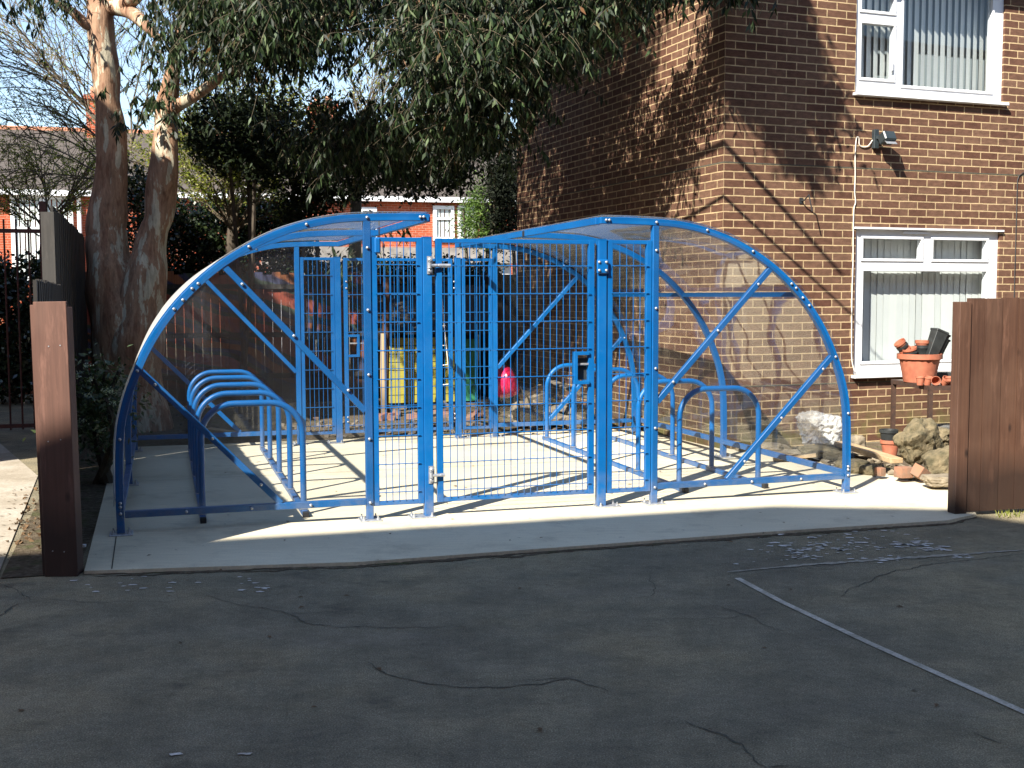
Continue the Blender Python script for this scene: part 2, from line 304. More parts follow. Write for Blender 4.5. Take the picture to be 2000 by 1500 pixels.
# ------------------------------------------------------------------ mesh builder
class MB:
    def __init__(s): s.v=[]; s.f=[]; s.uv=None
    def add(s,vs,fs):
        b=len(s.v); s.v+= [tuple(x) for x in vs]; s.f+=[tuple(i+b for i in f) for f in fs]; return s
    def box(s,a,b):
        x0,y0,z0=a; x1,y1,z1=b
        return s.add([(x0,y0,z0),(x1,y0,z0),(x1,y1,z0),(x0,y1,z0),(x0,y0,z1),(x1,y0,z1),(x1,y1,z1),(x0,y1,z1)],
          [(0,3,2,1),(4,5,6,7),(0,1,5,4),(1,2,6,5),(2,3,7,6),(3,0,4,7)])
    def cbox(s,c,sx,sy,sz,rot=None):
        m=rot or Matrix.Identity(3); c=Vector(c)
        vs=[c+m@Vector((x*sx/2,y*sy/2,z*sz/2)) for z in (-1,1) for x,y in ((-1,-1),(1,-1),(1,1),(-1,1))]
        return s.add(vs,[(0,3,2,1),(4,5,6,7),(0,1,5,4),(1,2,6,5),(2,3,7,6),(3,0,4,7)])
    def bar(s,p,q,w,h,ref=(0,1,0),w2=None):
        """rectangular bar p->q; w across, h along ref"""
        p=Vector(p);q=Vector(q);d=(q-p).normalized();r=Vector(ref); r=(r-d*r.dot(d)).normalized(); a=d.cross(r)
        w2=w if w2 is None else w2
        vs=[]
        for P_,ww in ((p,w),(q,w2)):
            for i,j in ((-1,-1),(1,-1),(1,1),(-1,1)): vs.append(P_+a*i*ww/2+r*j*h/2)
        return s.add(vs,[(0,3,2,1),(4,5,6,7),(0,1,5,4),(1,2,6,5),(2,3,7,6),(3,0,4,7)])
    def sweep(s,pts,w,h,ref=(0,1,0)):
        pts=[Vector(p) for p in pts]; n=len(pts); r=Vector(ref); vs=[]; fs=[]
        for i,p in enumerate(pts):
            d=(pts[min(i+1,n-1)]-pts[max(i-1,0)]).normalized(); a=d.cross(r).normalized()
            for x,y in ((-1,-1),(1,-1),(1,1),(-1,1)): vs.append(p+a*x*w/2+r*y*h/2)
        for i in range(n-1):
            for k in range(4): fs.append((i*4+k,i*4+(k+1)%4,(i+1)*4+(k+1)%4,(i+1)*4+k))
        fs+= [(3,2,1,0),tuple((n-1)*4+k for k in range(4))]
        return s.add(vs,fs)
    def tube(s,pts,r,n=8,r2=None):
        pts=[Vector(p) for p in pts]; m=len(pts); vs=[];fs=[]; prev=None
        rs=r if hasattr(r,'__len__') else [r+( (r2 if r2 is not None else r)-r)*i/max(m-1,1) for i in range(m)]
        for i,p in enumerate(pts):
            d=(pts[min(i+1,m-1)]-pts[max(i-1,0)])
            d=d.normalized() if d.length>1e-9 else Vector((0,0,1))
            if prev is None:
                a=d.orthogonal().normalized()
            else:
                a=(prev-d*prev.dot(d)); a=a.normalized() if a.length>1e-6 else d.orthogonal().normalized()
            prev=a; b=d.cross(a)
            for k in range(n):
                t=2*math.pi*k/n; vs.append(p+(a*math.cos(t)+b*math.sin(t))*rs[i])
        for i in range(m-1):
            for k in range(n): fs.append((i*n+k,i*n+(k+1)%n,(i+1)*n+(k+1)%n,(i+1)*n+k))
        if n>3:
            fs.append(tuple(range(n-1,-1,-1))); fs.append(tuple((m-1)*n+k for k in range(n)))
        return s.add(vs,fs)
    def lathe(s,c,prof,n=24,axis=(0,0,1),ribs=0,rib=0.0):
        c=Vector(c); q=Vector((0,0,1)).rotation_difference(Vector(axis)).to_matrix(); vs=[];fs=[]; m=len(prof)
        for r,z in prof:
            for k in range(n):
                t=2*math.pi*k/n; rr=r*(1+(rib*math.cos(t*ribs) if ribs else 0)); vs.append(c+q@Vector((rr*math.cos(t),rr*math.sin(t),z)))
        for i in range(m-1):
            for k in range(n): fs.append((i*n+k,i*n+(k+1)%n,(i+1)*n+(k+1)%n,(i+1)*n+k))
        fs.append(tuple(range(n-1,-1,-1))); fs.append(tuple((m-1)*n+k for k in range(n)))
        return s.add(vs,fs)
    def build(s,name,mat,parent=None,smooth=False,bevel=0,label=None,uvs=None,loc=None):
        me=D.meshes.new(name); me.from_pydata(s.v,[],s.f); me.update()
        if smooth:
            me.polygons.foreach_set('use_smooth',[True]*len(me.polygons))
            me.set_sharp_from_angle(angle=math.radians(40))
        if uvs:
            l=me.uv_layers.new(name='UVMap'); 
            for i,lp in enumerate(me.loops): l.data[i].uv=uvs(Vector(me.vertices[lp.vertex_index].co), me.polygons)
        o=D.objects.new(name,me); COL.objects.link(o)
        me.materials.append(MATS[mat])
        if parent: o.parent=parent
        if loc is not None: o.location=loc
        if bevel:
            b=o.modifiers.new('bevel','BEVEL'); b.width=bevel; b.segments=1; b.limit_method='ANGLE'
        if label: o['label']=label
        return o
def tag(o,label=None,cat=None,group=None,kind=None):
    if label: o['label']=label
    if cat: o['category']=cat
    if group: o['group']=group
    if kind: o['kind']=kind
    return o
def thing(name,label,cat,loc=(0,0,0),rz=0,group=None):
    o=D.objects.new(name,None); COL.objects.link(o); o.location=loc; o.rotation_euler=(0,0,rz); o.empty_display_size=.2
    return tag(o,label,cat,group)
def catmull(pts,k=6):
    pts=[Vector(p) for p in pts]; out=[]; n=len(pts)
    for i in range(n-1):
        p0=pts[max(i-1,0)];p1=pts[i];p2=pts[i+1];p3=pts[min(i+2,n-1)]
        for j in range(k):
            t=j/k; out.append(.5*((2*p1)+(-p0+p2)*t+(2*p0-5*p1+4*p2-p3)*t*t+(-p0+3*p1-3*p2+p3)*t**3))
    out.append(pts[-1]); return out
def jitter_mesh(o,amp,scale=3.0):
    from mathutils import noise as nz
    for v in o.data.vertices:
        d=nz.noise_vector(v.co*scale+Vector((o.location)))*amp
        v.co+=d

# ------------------------------------------------------------------ world, sun
LD=Vector(.95*U+.80*V); LD.z=-1; LD.normalize()
sd=-LD; elev=math.asin(sd.z)
w=D.worlds.new("World"); SC.world=w; w.use_nodes=True; wn=w.node_tree
bg=wn.nodes['Background']; sk=wn.nodes.new('ShaderNodeTexSky'); sk.sky_type='NISHITA'; sk.sun_disc=False
sk.sun_elevation=elev; sk.sun_rotation=math.atan2(sd.x,sd.y); sk.air_density=1.0; sk.dust_density=.1; sk.ozone_density=2.0
hs=wn.nodes.new('ShaderNodeHueSaturation'); hs.inputs['Saturation'].default_value=.92; wn.links.new(sk.outputs[0],hs.inputs['Color']); wn.links.new(hs.outputs[0],bg.inputs[0]); bg.inputs[1].default_value=.092
sl=D.lights.new('sun','SUN'); so=D.objects.new('sun',sl); COL.objects.link(so)
sl.energy=4.6; sl.angle=math.radians(.5); sl.color=(1,.94,.84)
so.rotation_euler=LD.to_track_quat('-Z','Y').to_euler(); so.location=(0,0,20)
SC.view_settings.view_transform='Standard'; SC.view_settings.look='None'; SC.view_settings.exposure=1.45; SC.view_settings.gamma=1
SC.cycles.max_bounces=10; SC.cycles.transparent_max_bounces=24; SC.cycles.diffuse_bounces=4; SC.cycles.caustics_reflective=False; SC.cycles.caustics_refractive=False

# ------------------------------------------------------------------ ground
def sheet(name,poly,z,mat,parent=None,thick=0):
    m=MB(); n=len(poly)
    vs=[(p[0],p[1],z) for p in poly]; m.add(vs,[tuple(range(n))])
    if thick:
        vs2=[(p[0],p[1],z-thick) for p in poly]; m.v+=vs2
        m.f+=[(i,i+n,(i+1)%n+n,(i+1)%n) for i in range(n)]
    return m.build(name,mat,parent)
tag(sheet('asphalt_ground',[(-400,-400),(400,-400),(400,600),(-400,600)],0,'asphalt'),kind='structure')
# garden soil behind the yard
gs=[uv(-.22,-1.0),uv(-.62,-1.0),uv(-.75,6),uv(-1.2,16),uv(9,16),BO+BN*5.7+BD*.0,BO,Vector((9,14.2,0)),Vector((6.5,9.6,0)),Vector((3.9,8.75,0)),Vector((3.32,8.5,0)),uv(5.2,3),uv(-.1,3)]
tag(sheet('soil_ground',[(p.x,p.y) for p in gs],.006,'soil'),kind='structure')
pts=[(-2.47,6.63),(-.9,6.84),(.65,7.34),(1.7,7.69),(3.05,8.07),(3.34,8.30),(3.66,9.55),(3.25,10.3),(2.78,11.15),(2.25,11.85)]
p=uv(5.62,4.68); q=uv(-.2,4.72)
pts+= [(p.x,p.y),(q.x,q.y)]
pad=sheet('concrete_pad',pts,.022,'concrete',thick=.06); tag(pad,kind='structure')
pathpoly=[uv(-.64,-.98),uv(-.8,3.0),uv(-1.5,5.9),uv(-8,5.9),uv(-8,-.75),uv(-1.2,-.85)]
tag(sheet('paving_path',[(p.x,p.y) for p in pathpoly],.008,'paving'),kind='structure')
tag(sheet('back_road',[(-60,20.5),(40,26),(40,37),(-60,34)],.010,'asphalt'),kind='structure')
tag(sheet('yard_beyond_railing',[(p.x,p.y) for p in (uv(-14,5.95),uv(-1.45,5.95),uv(-1.6,12.5),uv(-14,12.5))],.005,'asphalt'),kind='structure')

def ribbon(m,pts,w,z,jit=.0):
    P=[]
    for i in range(len(pts)-1):
        a=Vector(pts[i][:2]);b=Vector(pts[i+1][:2]); k=max(1,int((b-a).length/.03))
        for j in range(k): P.append(a.lerp(b,j/k))
    P.append(Vector(pts[-1][:2]))
    L=[];R=[]; off=0
    for i,p_ in enumerate(P):
        d=(P[min(i+1,len(P)-1)]-P[max(i-1,0)]).normalized(); nrm=Vector((-d.y,d.x)); off=off*.8+ru(-jit,jit); t=math.sin(math.pi*min(1,max(0,(i+.5)/len(P))))**.4
        ww=w*(ru(.4,1.5) if jit else 1)*(t if jit else 1)/2; c=p_+nrm*off
        L.append(c+nrm*ww);R.append(c-nrm*ww)
    n=len(P); m.add([(a.x,a.y,z) for a in L+R],[(i,i+n,i+n+1,i+1) for i in range(n-1)])
cr=MB()
for pl,ww in (([(710,1290),(800,1330),(900,1342),(1000,1343),(1110,1328),(1190,1350)],.012),([(1340,1408),(1410,1430),(1450,1455),(1500,1500)],.012),
  ([(380,1163),(470,1178),(560,1195),(610,1222),(760,1228),(910,1225)],.009),([(0,1205),(35,1180)],.016),([(1640,1165),(1655,1150),(1720,1125),(1800,1105),(2000,1080)],.010),
  ([(1270,1125),(1285,1148),(1270,1165)],.008),([(1290,1210),(1420,1205),(1550,1190)],.006),([(1380,1180),(1450,1200),(1530,1235)],.006),([(1020,1330),(1120,1325)],.007),([(50,1165),(160,1178),(380,1172)],.006),
  ([(1900,1430),(1960,1450)],.008),([(0,1140),(60,1175)],.007),([(1500,1500),(1560,1498),(1640,1508)],.009)):
    ribbon(cr,[gnd(*p_) for p_ in pl],ww*.75,.003,.013)
tag(cr.build('asphalt_cracks','crack_dark'),kind='structure')
ln=MB(); ribbon(ln,[gnd(1440,1130),gnd(1530,1178),gnd(1700,1258),gnd(2000,1392),gnd(2100,1440)],.038,.004)
tag(ln.build('painted_line','worn_paint'),kind='structure')
ln=MB(); ribbon(ln,[gnd(1420,1118),gnd(1600,1102),gnd(2000,1075)],.045,.004,.003)
tag(ln.build('faded_line','faint_paint'),kind='structure')
sp=MB()
def splash(x,y,r):
    c=gnd(x,y); n=9; rr=[ru(.4,1.1)*r for _ in range(n)]; b=[(c.x+rr[k]*math.cos(k*6.283/n)*1.9,c.y+rr[k]*math.sin(k*6.283/n),.0045) for k in range(n)]
    sp.add(b,[tuple(range(n))])
for k in range(120):
    x=random.gauss(1640,95); y=1066+ (1640-x)*.02+random.gauss(0,17)
    if 1430<x<1860 and y>1036: splash(x,y,ru(.003,.017)*(1.8 if rnd()<.12 else 1))
for x,y,r in ((1800,1062,.07),(1830,1072,.05),(1600,1063,.04),(1560,1077,.04),(1570,1089,.035),(1740,1092,.04),(1880,1087,.045),(1760,1065,.04)):
    for _ in range(14): splash(x+ru(-20,20),y+ru(-5,5),r*ru(.1,.45))
for k in range(26): splash(ru(150,560),1135+ru(-8,22),ru(.006,.018))
for x,y in ((145,1135),(280,1150),(345,1475),(480,1474)): splash(x,y,.015)
tag(sp.build('white_flecks','white_splash'),'scattered white paint flecks on the asphalt','flecks',kind='stuff')

ds=MB(); ribbon(ds,[Vector(p_)+Vector((0,-.015)) for p_ in pts[:6]],.06,.0035,.012); ribbon(ds,[Vector(p_)+Vector((0,-.05)) for p_ in pts[:6]],.035,.0036,.02)
tag(ds.build('dirt_strip','soil'),kind='structure')
jn=MB(); ribbon(jn,[uv(-.02,-1.03),uv(-.05,2.0),uv(-.05,4.7)],.007,.0245); ribbon(jn,[uv(-.2,2.3),uv(5.6,2.3)],.006,.0245)
tag(jn.build('pad_joints','crack_dark'),kind='structure')
lt=MB()
def scrap(p,s_,z):
    a=ru(0,6.3); c,d=math.cos(a),math.sin(a); w_=s_*ru(.25,.5)
    q=[(-s_,0,0),(0,-w_,s_*ru(0,.3)),(s_,0,ru(0,.2)*s_),(0,w_,s_*ru(0,.3))]; lt.add([(p.x+x*c-y*d,p.y+x*d+y*c,z+h_) for x,y,h_ in q],[(0,1,2,3)])
for k in range(150):
    e=rnd(); 
    if e<.45: p=uv(ru(-.2,5.6),ru(-1.15,4.6)); zz=.026
    elif e<.7: p=uv(ru(-.2,5.4),-1.12-ru(0,.25)); zz=.004
    else: p=Vector((ru(-2.5,3.2),ru(3.5,7.0),0)); zz=.004
    scrap(p,ru(.008,.024),zz)
for k in range(60): scrap(uv(ru(-.95,-.6),ru(-.8,2.6)),ru(.012,.03),.012)
tag(lt.build('leaf_litter','bark_litter'),'scattered dead leaves lying on the concrete and the asphalt','leaf litter',kind='stuff')

# ------------------------------------------------------------------ bike shelter
SH=thing('bike_shelter','blue steel bike shelter with clear curved sides and a locked mesh gate','bike shelter',O,SA)
A=1.665; W=5.495; DP=4.38; HT=2.14; MID=2.13
prof=[(0,.03),(-.004,.30),(.008,.66),(.05,.89),(.13,1.11),(.235,1.32),(.372,1.515),(.53,1.683),(.69,1.815),(.865,1.925),(1.05,2.015),(1.25,2.08),(1.46,2.122),(1.665,2.138),(1.9,2.145),(2.105,2.146)]
PC=catmull([(a,0,b) for a,b in prof],4)
def mir(side,p): return (p[0],p[1],p[2]) if side==0 else (W-p[0],p[1],p[2])
BOLT=MB().lathe((0,0,0),[(.011,0),(.011,.003),(.008,.008),(.003,.0105)],10,axis=(0,-1,0))
bm0=None
def bolt(parent,x,y,z,rx=0):
    global bm0
    if bm0 is None:
        bm0=BOLT.build('bolt','galvanised',parent,smooth=True); o=bm0
    else:
        o=bm0.copy(); COL.objects.link(o); o.parent=parent
    o.location=(x,y,z); o.rotation_euler=(0,0,0) if rx==0 else (0,0,rx); return o
def baseplate(x,y,parent,sx=.15,sy=.15,dx=0):
    m=MB().box((x-sx/2+dx,y-sy/2,.022),(x+sx/2+dx,y+sy/2,.032)); pl=m.build('base_plate','galvanised',parent,bevel=.002)
    for i in (-1,1):
        for j in (-1,1):
            b=MB().lathe((x+dx+i*(sx/2-.025),y+j*(sy/2-.025),.032),[(.012,0),(.012,.008),(.006,.010),(.006,.025)],8); b.build('anchor_bolt','galvanised',pl)
    return pl
frames=[]
for side in (0,1):
    for v in (0,MID,DP):
        P_=[mir(side,(q_[0],v,q_[2])) for q_ in PC]
        m=MB().sweep(P_,.05,.05); ar=m.build('arch','blue_paint',SH,bevel=.003)
        if v==0:
            for u_,z_ in ((.0,.165),(0,.21),(0,.235),(.008,.66),(.13,1.11),(.372,1.515),(.43,1.575),(.53,1.683),(.49,1.65),(.865,1.93),(1.25,2.085),(1.665,2.138),(2.04,2.148),(2.065,2.148)):
                x,_,z=mir(side,(u_,0,z_)); bolt(ar,x,-.0305,z)
        elif v==DP:
            for u_,z_ in ((.13,1.11),(.372,1.515),(.865,1.93),(1.25,2.085)):
                x,_,z=mir(side,(u_,0,z_)); bolt(ar,x,v-.0255,z)
        x=0 if side==0 else W
        baseplate(x,v,SH)
    s=lambda u_: u_ if side==0 else W-u_
    for v in (0,DP):
        x=s(A); po=MB().box((x-.025,v-.0248,.03),(x+.025,v+.0252,2.112)).build('post','blue_paint',SH,bevel=.003)
        baseplate(x,v,SH)
        if v==0:
            for z in (.15,.60,1.05,1.50,1.93): bolt(po,x,-.0305,z)
        ra=MB().bar((s(.027),v+.001,.155),(s(A-.026),v+.001,.155),.045,.046).build('bottom_rail','blue_paint',SH,bevel=.003)
        if v==0:
            for u_ in (.42,.85,1.25): bolt(ra,s(u_),-.0305,.155)
        b1=MB().bar((s(.70),v+.002,1.80),(s(A-.024),v+.002,.795),.042,.042).build('brace','blue_paint',SH,bevel=.003)
        b2=MB().bar((s(.15),v+.003,1.11),(s(1.05),v+.003,.175),.042,.042).build('brace','blue_paint',SH,bevel=.003)
        if v==0:
            for t in (.12,.47,.85): bolt(b1,s(.70+(A-.70)*t),-.0305,1.80-1.005*t)
            for t in (.1,.5,.85): bolt(b2,s(.15+.9*t),-.0305,1.11-.935*t)
        # polycarbonate infill
        pts=[(q_[0]+.0,q_[2]) for q_ in PC if q_[2]>.15 and q_[0]<=A+.001]
        pts=[(0,.13)]+pts+[(A+.02,2.14),(A+.02,.13)]
        yy=v-.030 if v==0 else v+.030
        n=len(pts); vs=[(s(a),yy,b) for a,b in pts]+[(s(a),yy+.003,b) for a,b in pts]
        m=MB(); m.add(vs,[tuple(range(n)),tuple(range(2*n-1,n-1,-1))]+[(i,i+n,(i+1)%n+n,(i+1)%n) for i in range(n)])
        m.build('clear_panel','polycarbonate',SH)
    # roof / side curved sheet
    for (va,vb) in ((-.05,MID),(MID+.004,DP+.05)):
        pts=[q_ for q_ in PC if q_[2]>.16]; n=len(pts); vs=[];fs=[]
        for i,q_ in enumerate(pts):
            d=(Vector(pts[min(i+1,n-1)])-Vector(pts[max(i-1,0)])).normalized(); nr=Vector((-d.z,0,d.x))
            for off in (.034,.038):
                for vv in (va,vb): c=q_+nr*off; vs.append((s(c.x),vv,c.z))
        for i in range(n-1):
            a=i*4;b=a+4; fs+=[(a,a+1,b+1,b),(a+2,b+2,b+3,a+3),(a,b,b+2,a+2),(a+1,a+3,b+3,b+1)]
        m=MB(); m.add(vs,fs+[(0,2,3,1),(n*4-4,n*4-3,n*4-1,n*4-2)]); m.build('roof_sheet','roof_polycarbonate',SH,smooth=True)
    # purlins & side rails
    for u_,z_ in ((.44,1.60),(2.105,2.146)):
        if u_>2:
            for va,vb in ((.03,1.80),(1.86,DP-.03)): MB().box((s(u_)-.02,va,z_-.028),(s(u_)+.02,vb,z_+.024)).build('purlin','blue_paint',SH,bevel=.002)
            MB().box((s(u_)-.021,1.80,z_-.024),(s(u_)+.021,1.86,z_+.020)).build('purlin_joint','black_rubber',SH)
        else:
            for va,vb in ((.026,MID-.026),(MID+.026,DP-.026)): MB().box((s(u_)-.02,va,z_-.02),(s(u_)+.02,vb,z_+.02)).build('purlin','blue_paint',SH,bevel=.002)
    for va,vb in ((.026,MID-.026),(MID+.026,DP-.026)): MB().box((s(.0)-.022,va,.155),(s(.0)+.022,vb,.20)).build('side_rail','blue_paint',SH,bevel=.002)
    o_=MB().box((s(.02)-.002,0,.16),(s(.02)+.001,DP,.165)) 

def mesh_panel(x0,x1,z0,z1,y,parent,hole=None,name='wire_mesh'):
    m=MB(); r=.003
    n=int(round((x1-x0)/.05)); st=(x1-x0)/n
    for i in range(1,n):
        x=x0+i*st
        if hole and hole[0]-.01<x<hole[1]+.01:
            m.tube([(x,y,z0),(x,y,hole[2])],r,6); m.tube([(x,y,hole[3]),(x,y,z1)],r,6)
        else: m.tube([(x,y,z0),(x,y,z1)],r,6)
    z=z1-.16
    while z>z0+.03:
        if hole and hole[2]<z<hole[3]:
            if hole[0]>x0+.02: m.tube([(x0,y-.006,z),(hole[0],y-.006,z)],r*1.25,6)
            if hole[1]<x1-.02: m.tube([(hole[1],y-.006,z),(x1,y-.006,z)],r*1.25,6)
        else: m.tube([(x0-.012,y-.006,z),(x1+.012,y-.006,z)],r*1.25,6)
        z-=.2
    return m.build(name,'blue_paint',parent,smooth=True)
def frame_rect(x0,x1,z0,z1,y,wv,wh,parent,name,dy=.04):
    m=MB(); m.box((x0,y-dy/2,z0),(x0+wv,y+dy/2,z1)); m.box((x1-wv,y-dy/2,z0),(x1,y+dy/2,z1))
    m.box((x0+wv,y-dy/2+.002,z1-wh),(x1-wv,y+dy/2-.002,z1-.001)); m.box((x0+wv,y-dy/2+.002,z0+.001),(x1-wv,y+dy/2-.002,z0+wh))
    return m.build(name,'blue_paint',parent,bevel=.002)
for v,back in ((0,False),(DP,True)):
    dzt=2.005
    yy=v+.004
    il=frame_rect(1.694,2.056,.12,dzt,yy,.04,.03,SH,'fixed_mesh_panel'); mesh_panel(1.734,2.016,.15,dzt-.03,yy-.022,il)
    ir=frame_rect(3.449,3.80,.12,dzt,yy,.04,.03,SH,'fixed_mesh_panel'); mesh_panel(3.489,3.76,.15,dzt-.03,yy-.022,ir)
    for x,nm,dx in ((2.09,'gate_post',-.05),(3.405,'gate_post',.05)):
        gp=MB().box((x-.032,yy-.032,.03),(x+.032,yy+.032,dzt-.002)).build(nm,'blue_paint',SH,bevel=.003)
        baseplate(x,yy,SH,.18,.14,dx)
        MB().box((x-.033,yy-.033,dzt-.001),(x+.033,yy+.033,dzt+.006)).build('post_cap','blue_paint',gp)
    # two dark drill holes low on the latch post
    gx0,gx1=2.152,3.343
    g=frame_rect(gx0,gx1,.125,dzt-.004,yy-.006,.044,.03,SH,'gate'); g['label']='front mesh gate with latch' if not back else 'rear mesh gate'
    if not back: hole=(gx1-.16,gx1-.044,.945,1.185)
    else: hole=(gx0+.044,gx0+.16,.945,1.185)
    mesh_panel(gx0+.044,gx1-.044,.155,dzt-.034,yy-.03,g,hole)
    m=MB(); h0,h1,hz0,hz1=hole
    m.box((h0,yy-.045,hz1-.025),(h1,yy+.01,hz1)); m.box((h0,yy-.045,hz0),(h1,yy+.01,hz0+.025))
    if not back: m.box((h0-.002,yy-.046,hz0),(h0+.024,yy+.011,hz1+.001))
    else: m.box((h1-.024,yy-.046,hz0),(h1+.002,yy+.011,hz1+.001))
    m.build('lock_box','blue_paint',g,bevel=.002)
    if not back:
        MB().box((h0+.026,yy+.012,hz0+.03),(h1-.002,yy+.05,hz1-.05)).build('lock_body','black_plastic',g)
        lv=MB(); lv.box((h0+.03,yy-.02,1.085),(h1+.02,yy-.002,1.10)); lv.build('lock_lever','galvanised',g,bevel=.002)
    else:
        MB().box((h0+.01,yy-.03,1.085),(h1+.12,yy-.018,1.10)).build('lock_lever','galvanised',g)
    if not back:
        for z in (1.81,.325):
            h=MB(); h.box((2.085,yy-.040,z-.06),(2.126,yy-.033,z+.065)); 
            for dz in (-.035,.04): h.lathe((2.105,yy-.042,z+dz),[(.016,0),(.016,.008),(.008,.016)],10,axis=(0,-1,0))
            h.tube([(2.10,yy-.055,z-.02),(2.10,yy-.055,z+.02)],.014,10)
            h.tube([(2.10,yy-.055,z),(2.165,yy-.050,z),(2.175,yy-.048,z)],.011,8); h.tube([(2.165,yy-.052,z),(2.25 if z>1 else 2.20,yy-.052,z)],.013,10)
            h.build('hinge','galvanised',g,smooth=True)
        rb=MB(); rb.box((3.353,yy-.052,1.755),(3.445,yy-.035,1.86)); rr=rb.build('latch_keeper','blue_paint',g,bevel=.008)
        for x in (3.37,3.425):
            for z in (1.78,1.84): bolt(rr,x,yy-.053,z)
        MB().box((1.712,yy-.06,1.89),(1.755,yy-.02,2.0)).build('gate_bracket','blue_paint',SH,bevel=.01)
    for x in ([2.18,3.36] if back else []):
        for z in (1.75,1.68,.3,.25): bolt(g,x,yy-.03,z)

# ------------------------------------------------------------------ cycle racks
def make_rack(x0,x1,vs,vend,label):
    R=thing('cycle_rack',label,'cycle rack',O,SA,'cycle racks inside the shelter')
    h=.84; rad=.23
    base=None
    for k,v in enumerate(vs):
        if base is None:
            pts=[(x0,0,.06)]
            for a in range(0,10): t=math.pi*.5*a/9; pts.append((x0+rad-rad*math.cos(t),0,h-rad+rad*math.sin(t)))
            for a in range(0,10): t=math.pi*.5*a/9; pts.append((x1-rad+rad*math.sin(t),0,h-rad+rad*math.cos(t)))
            pts.append((x1,0,.06))
            base=MB().tube(pts,.0225,14).build('hoop','blue_paint',R,smooth=True,loc=(0,v,0)); ho=base
        else:
            ho=base.copy(); COL.objects.link(ho); ho.parent=R; ho.location=(0,v,0)
        for x in (x0,x1):
            f=MB().box((x-.03,v-.03,.062),(x+.03,v+.03,.068)); f.build('foot_plate','galvanised',R)
    for x in (x0,x1):
        ra=MB().box((x-.02,vs[0]-.10,.023),(x+.02,vend,.060)).build('floor_rail','blue_paint',R,bevel=.002)
        MB().box((x-.021,vs[0]-.145,.022),(x+.021,vs[0]-.10,.062)).build('end_cap','black_rubber',ra,bevel=.003)
    return R
make_rack(.536,1.245,[.36,1.27,2.18,3.10,3.98],4.1,'blue five hoop bike rack on the shaded left side of the shelter')
make_rack(4.27,4.98,[.49,1.34,2.18,3.03,3.88],4.0,'blue five hoop bike rack on the sunlit right side of the shelter')

# ------------------------------------------------------------------ brown brick building
B=thing('brick_building','two storey brown brick building right of the bike shelter','building',BO,BA)
def wall_mesh(x0,x1,z0,z1,holes,y=0,axis='x'):
    xs=sorted({x0,x1}|{h for H_ in holes for h in H_[:2]}); zs=sorted({z0,z1}|{h for H_ in holes for h in H_[2:]})
    m=MB()
    for i in range(len(xs)-1):
        for j in range(len(zs)-1):
            cx=(xs[i]+xs[i+1])/2; cz=(zs[j]+zs[j+1])/2
            if any(H_[0]<cx<H_[1] and H_[2]<cz<H_[3] for H_ in holes): continue
            q_=[(xs[i],zs[j]),(xs[i+1],zs[j]),(xs[i+1],zs[j+1]),(xs[i],zs[j+1])]
            if axis=='x': m.add([(a,y,b) for a,b in q_],[(0,1,2,3)])
            else: m.add([(y,a,b) for a,b in q_],[(3,2,1,0)])
    for H_ in holes:
        a,b,c,d=H_; e=.10
        if axis=='x': m.add([(a,y,c),(a,y+e,c),(a,y+e,d),(a,y,d),(b,y,c),(b,y+e,c),(b,y+e,d),(b,y,d)],[(0,1,2,3),(7,6,5,4),(3,2,6,7),(0,4,5,1)])
    return m
def uvset(o,fn):
    me=o.data; l=me.uv_layers.new(name='UVMap')
    for pl in me.polygons:
        for li in pl.loop_indices: l.data[li].uv=fn(me.vertices[me.loops[li].vertex_index].co,pl.normal)
ZB=BZ-100*.081
EAVE=1.6+(4.812-1.6)*K+.02
k_=lambda s_: s_*K
kz=lambda z_: 1.6+(z_-1.6)*K
wl=(k_(1.51),k_(3.32),kz(.80),kz(2.245)); wu=(k_(1.466),k_(3.31),kz(3.56),kz(4.75))
m=wall_mesh(0,11,-.05,EAVE+.6,[wl,wu,(8.2,10.2,wl[2],wl[3]),(8.2,10.2,wu[2],wu[3])]); fr=m.build('front_wall','brown_brick',B)
uvset(fr,lambda c,nrm:(c.x+c.y*0,c.z-ZB))
m=wall_mesh(0,5.70,-.05,EAVE+.0,[],0,'y'); sw=m.build('side_wall','brown_brick',B)
uvset(sw,lambda c,nrm:(-c.y+.1215+24.3,c.z-ZB))
m=wall_mesh(0,11,-.05,EAVE,[],5.70); m.build('back_wall','brown_brick',B)
m=MB(); m.add([(11,0,-.05),(11,5.7,-.05),(11,5.7,EAVE),(11,0,EAVE+.6)],[(0,1,2,3)]); m.build('end_wall','brown_brick',B)
rf=MB(); rf.box((-.28,-.25,EAVE+.0),(11.2,5.95,EAVE+.2)); rf.add([(-.28,-.25,EAVE+.2),(11.2,-.25,EAVE+.2),(11.2,5.95,EAVE+.2),(-.28,5.95,EAVE+.2),(3,2.85,EAVE+2.2),(9,2.85,EAVE+2.2)],[(0,1,5,4),(2,3,4,5),(3,0,4),(1,2,5)])
rfo=rf.build('roof','slate',B)
MB().box((-.30,-.27,EAVE-.02),(-.282,5.97,EAVE+.22)).build('fascia','soffit',rfo)
MB().box((-.281,-.24,EAVE-.012),(-.002,5.94,EAVE-.002)).build('soffit','soffit',rfo)
for z in (kz(2.835),kz(.725)):
    m=MB(); m.box((-.004,-.004,z-.006),(11,-.001,z+.006)); m.box((-.004,-.001,z-.006),(-.001,5.7,z+.006)); m.build('damp_course','crack_dark',B)

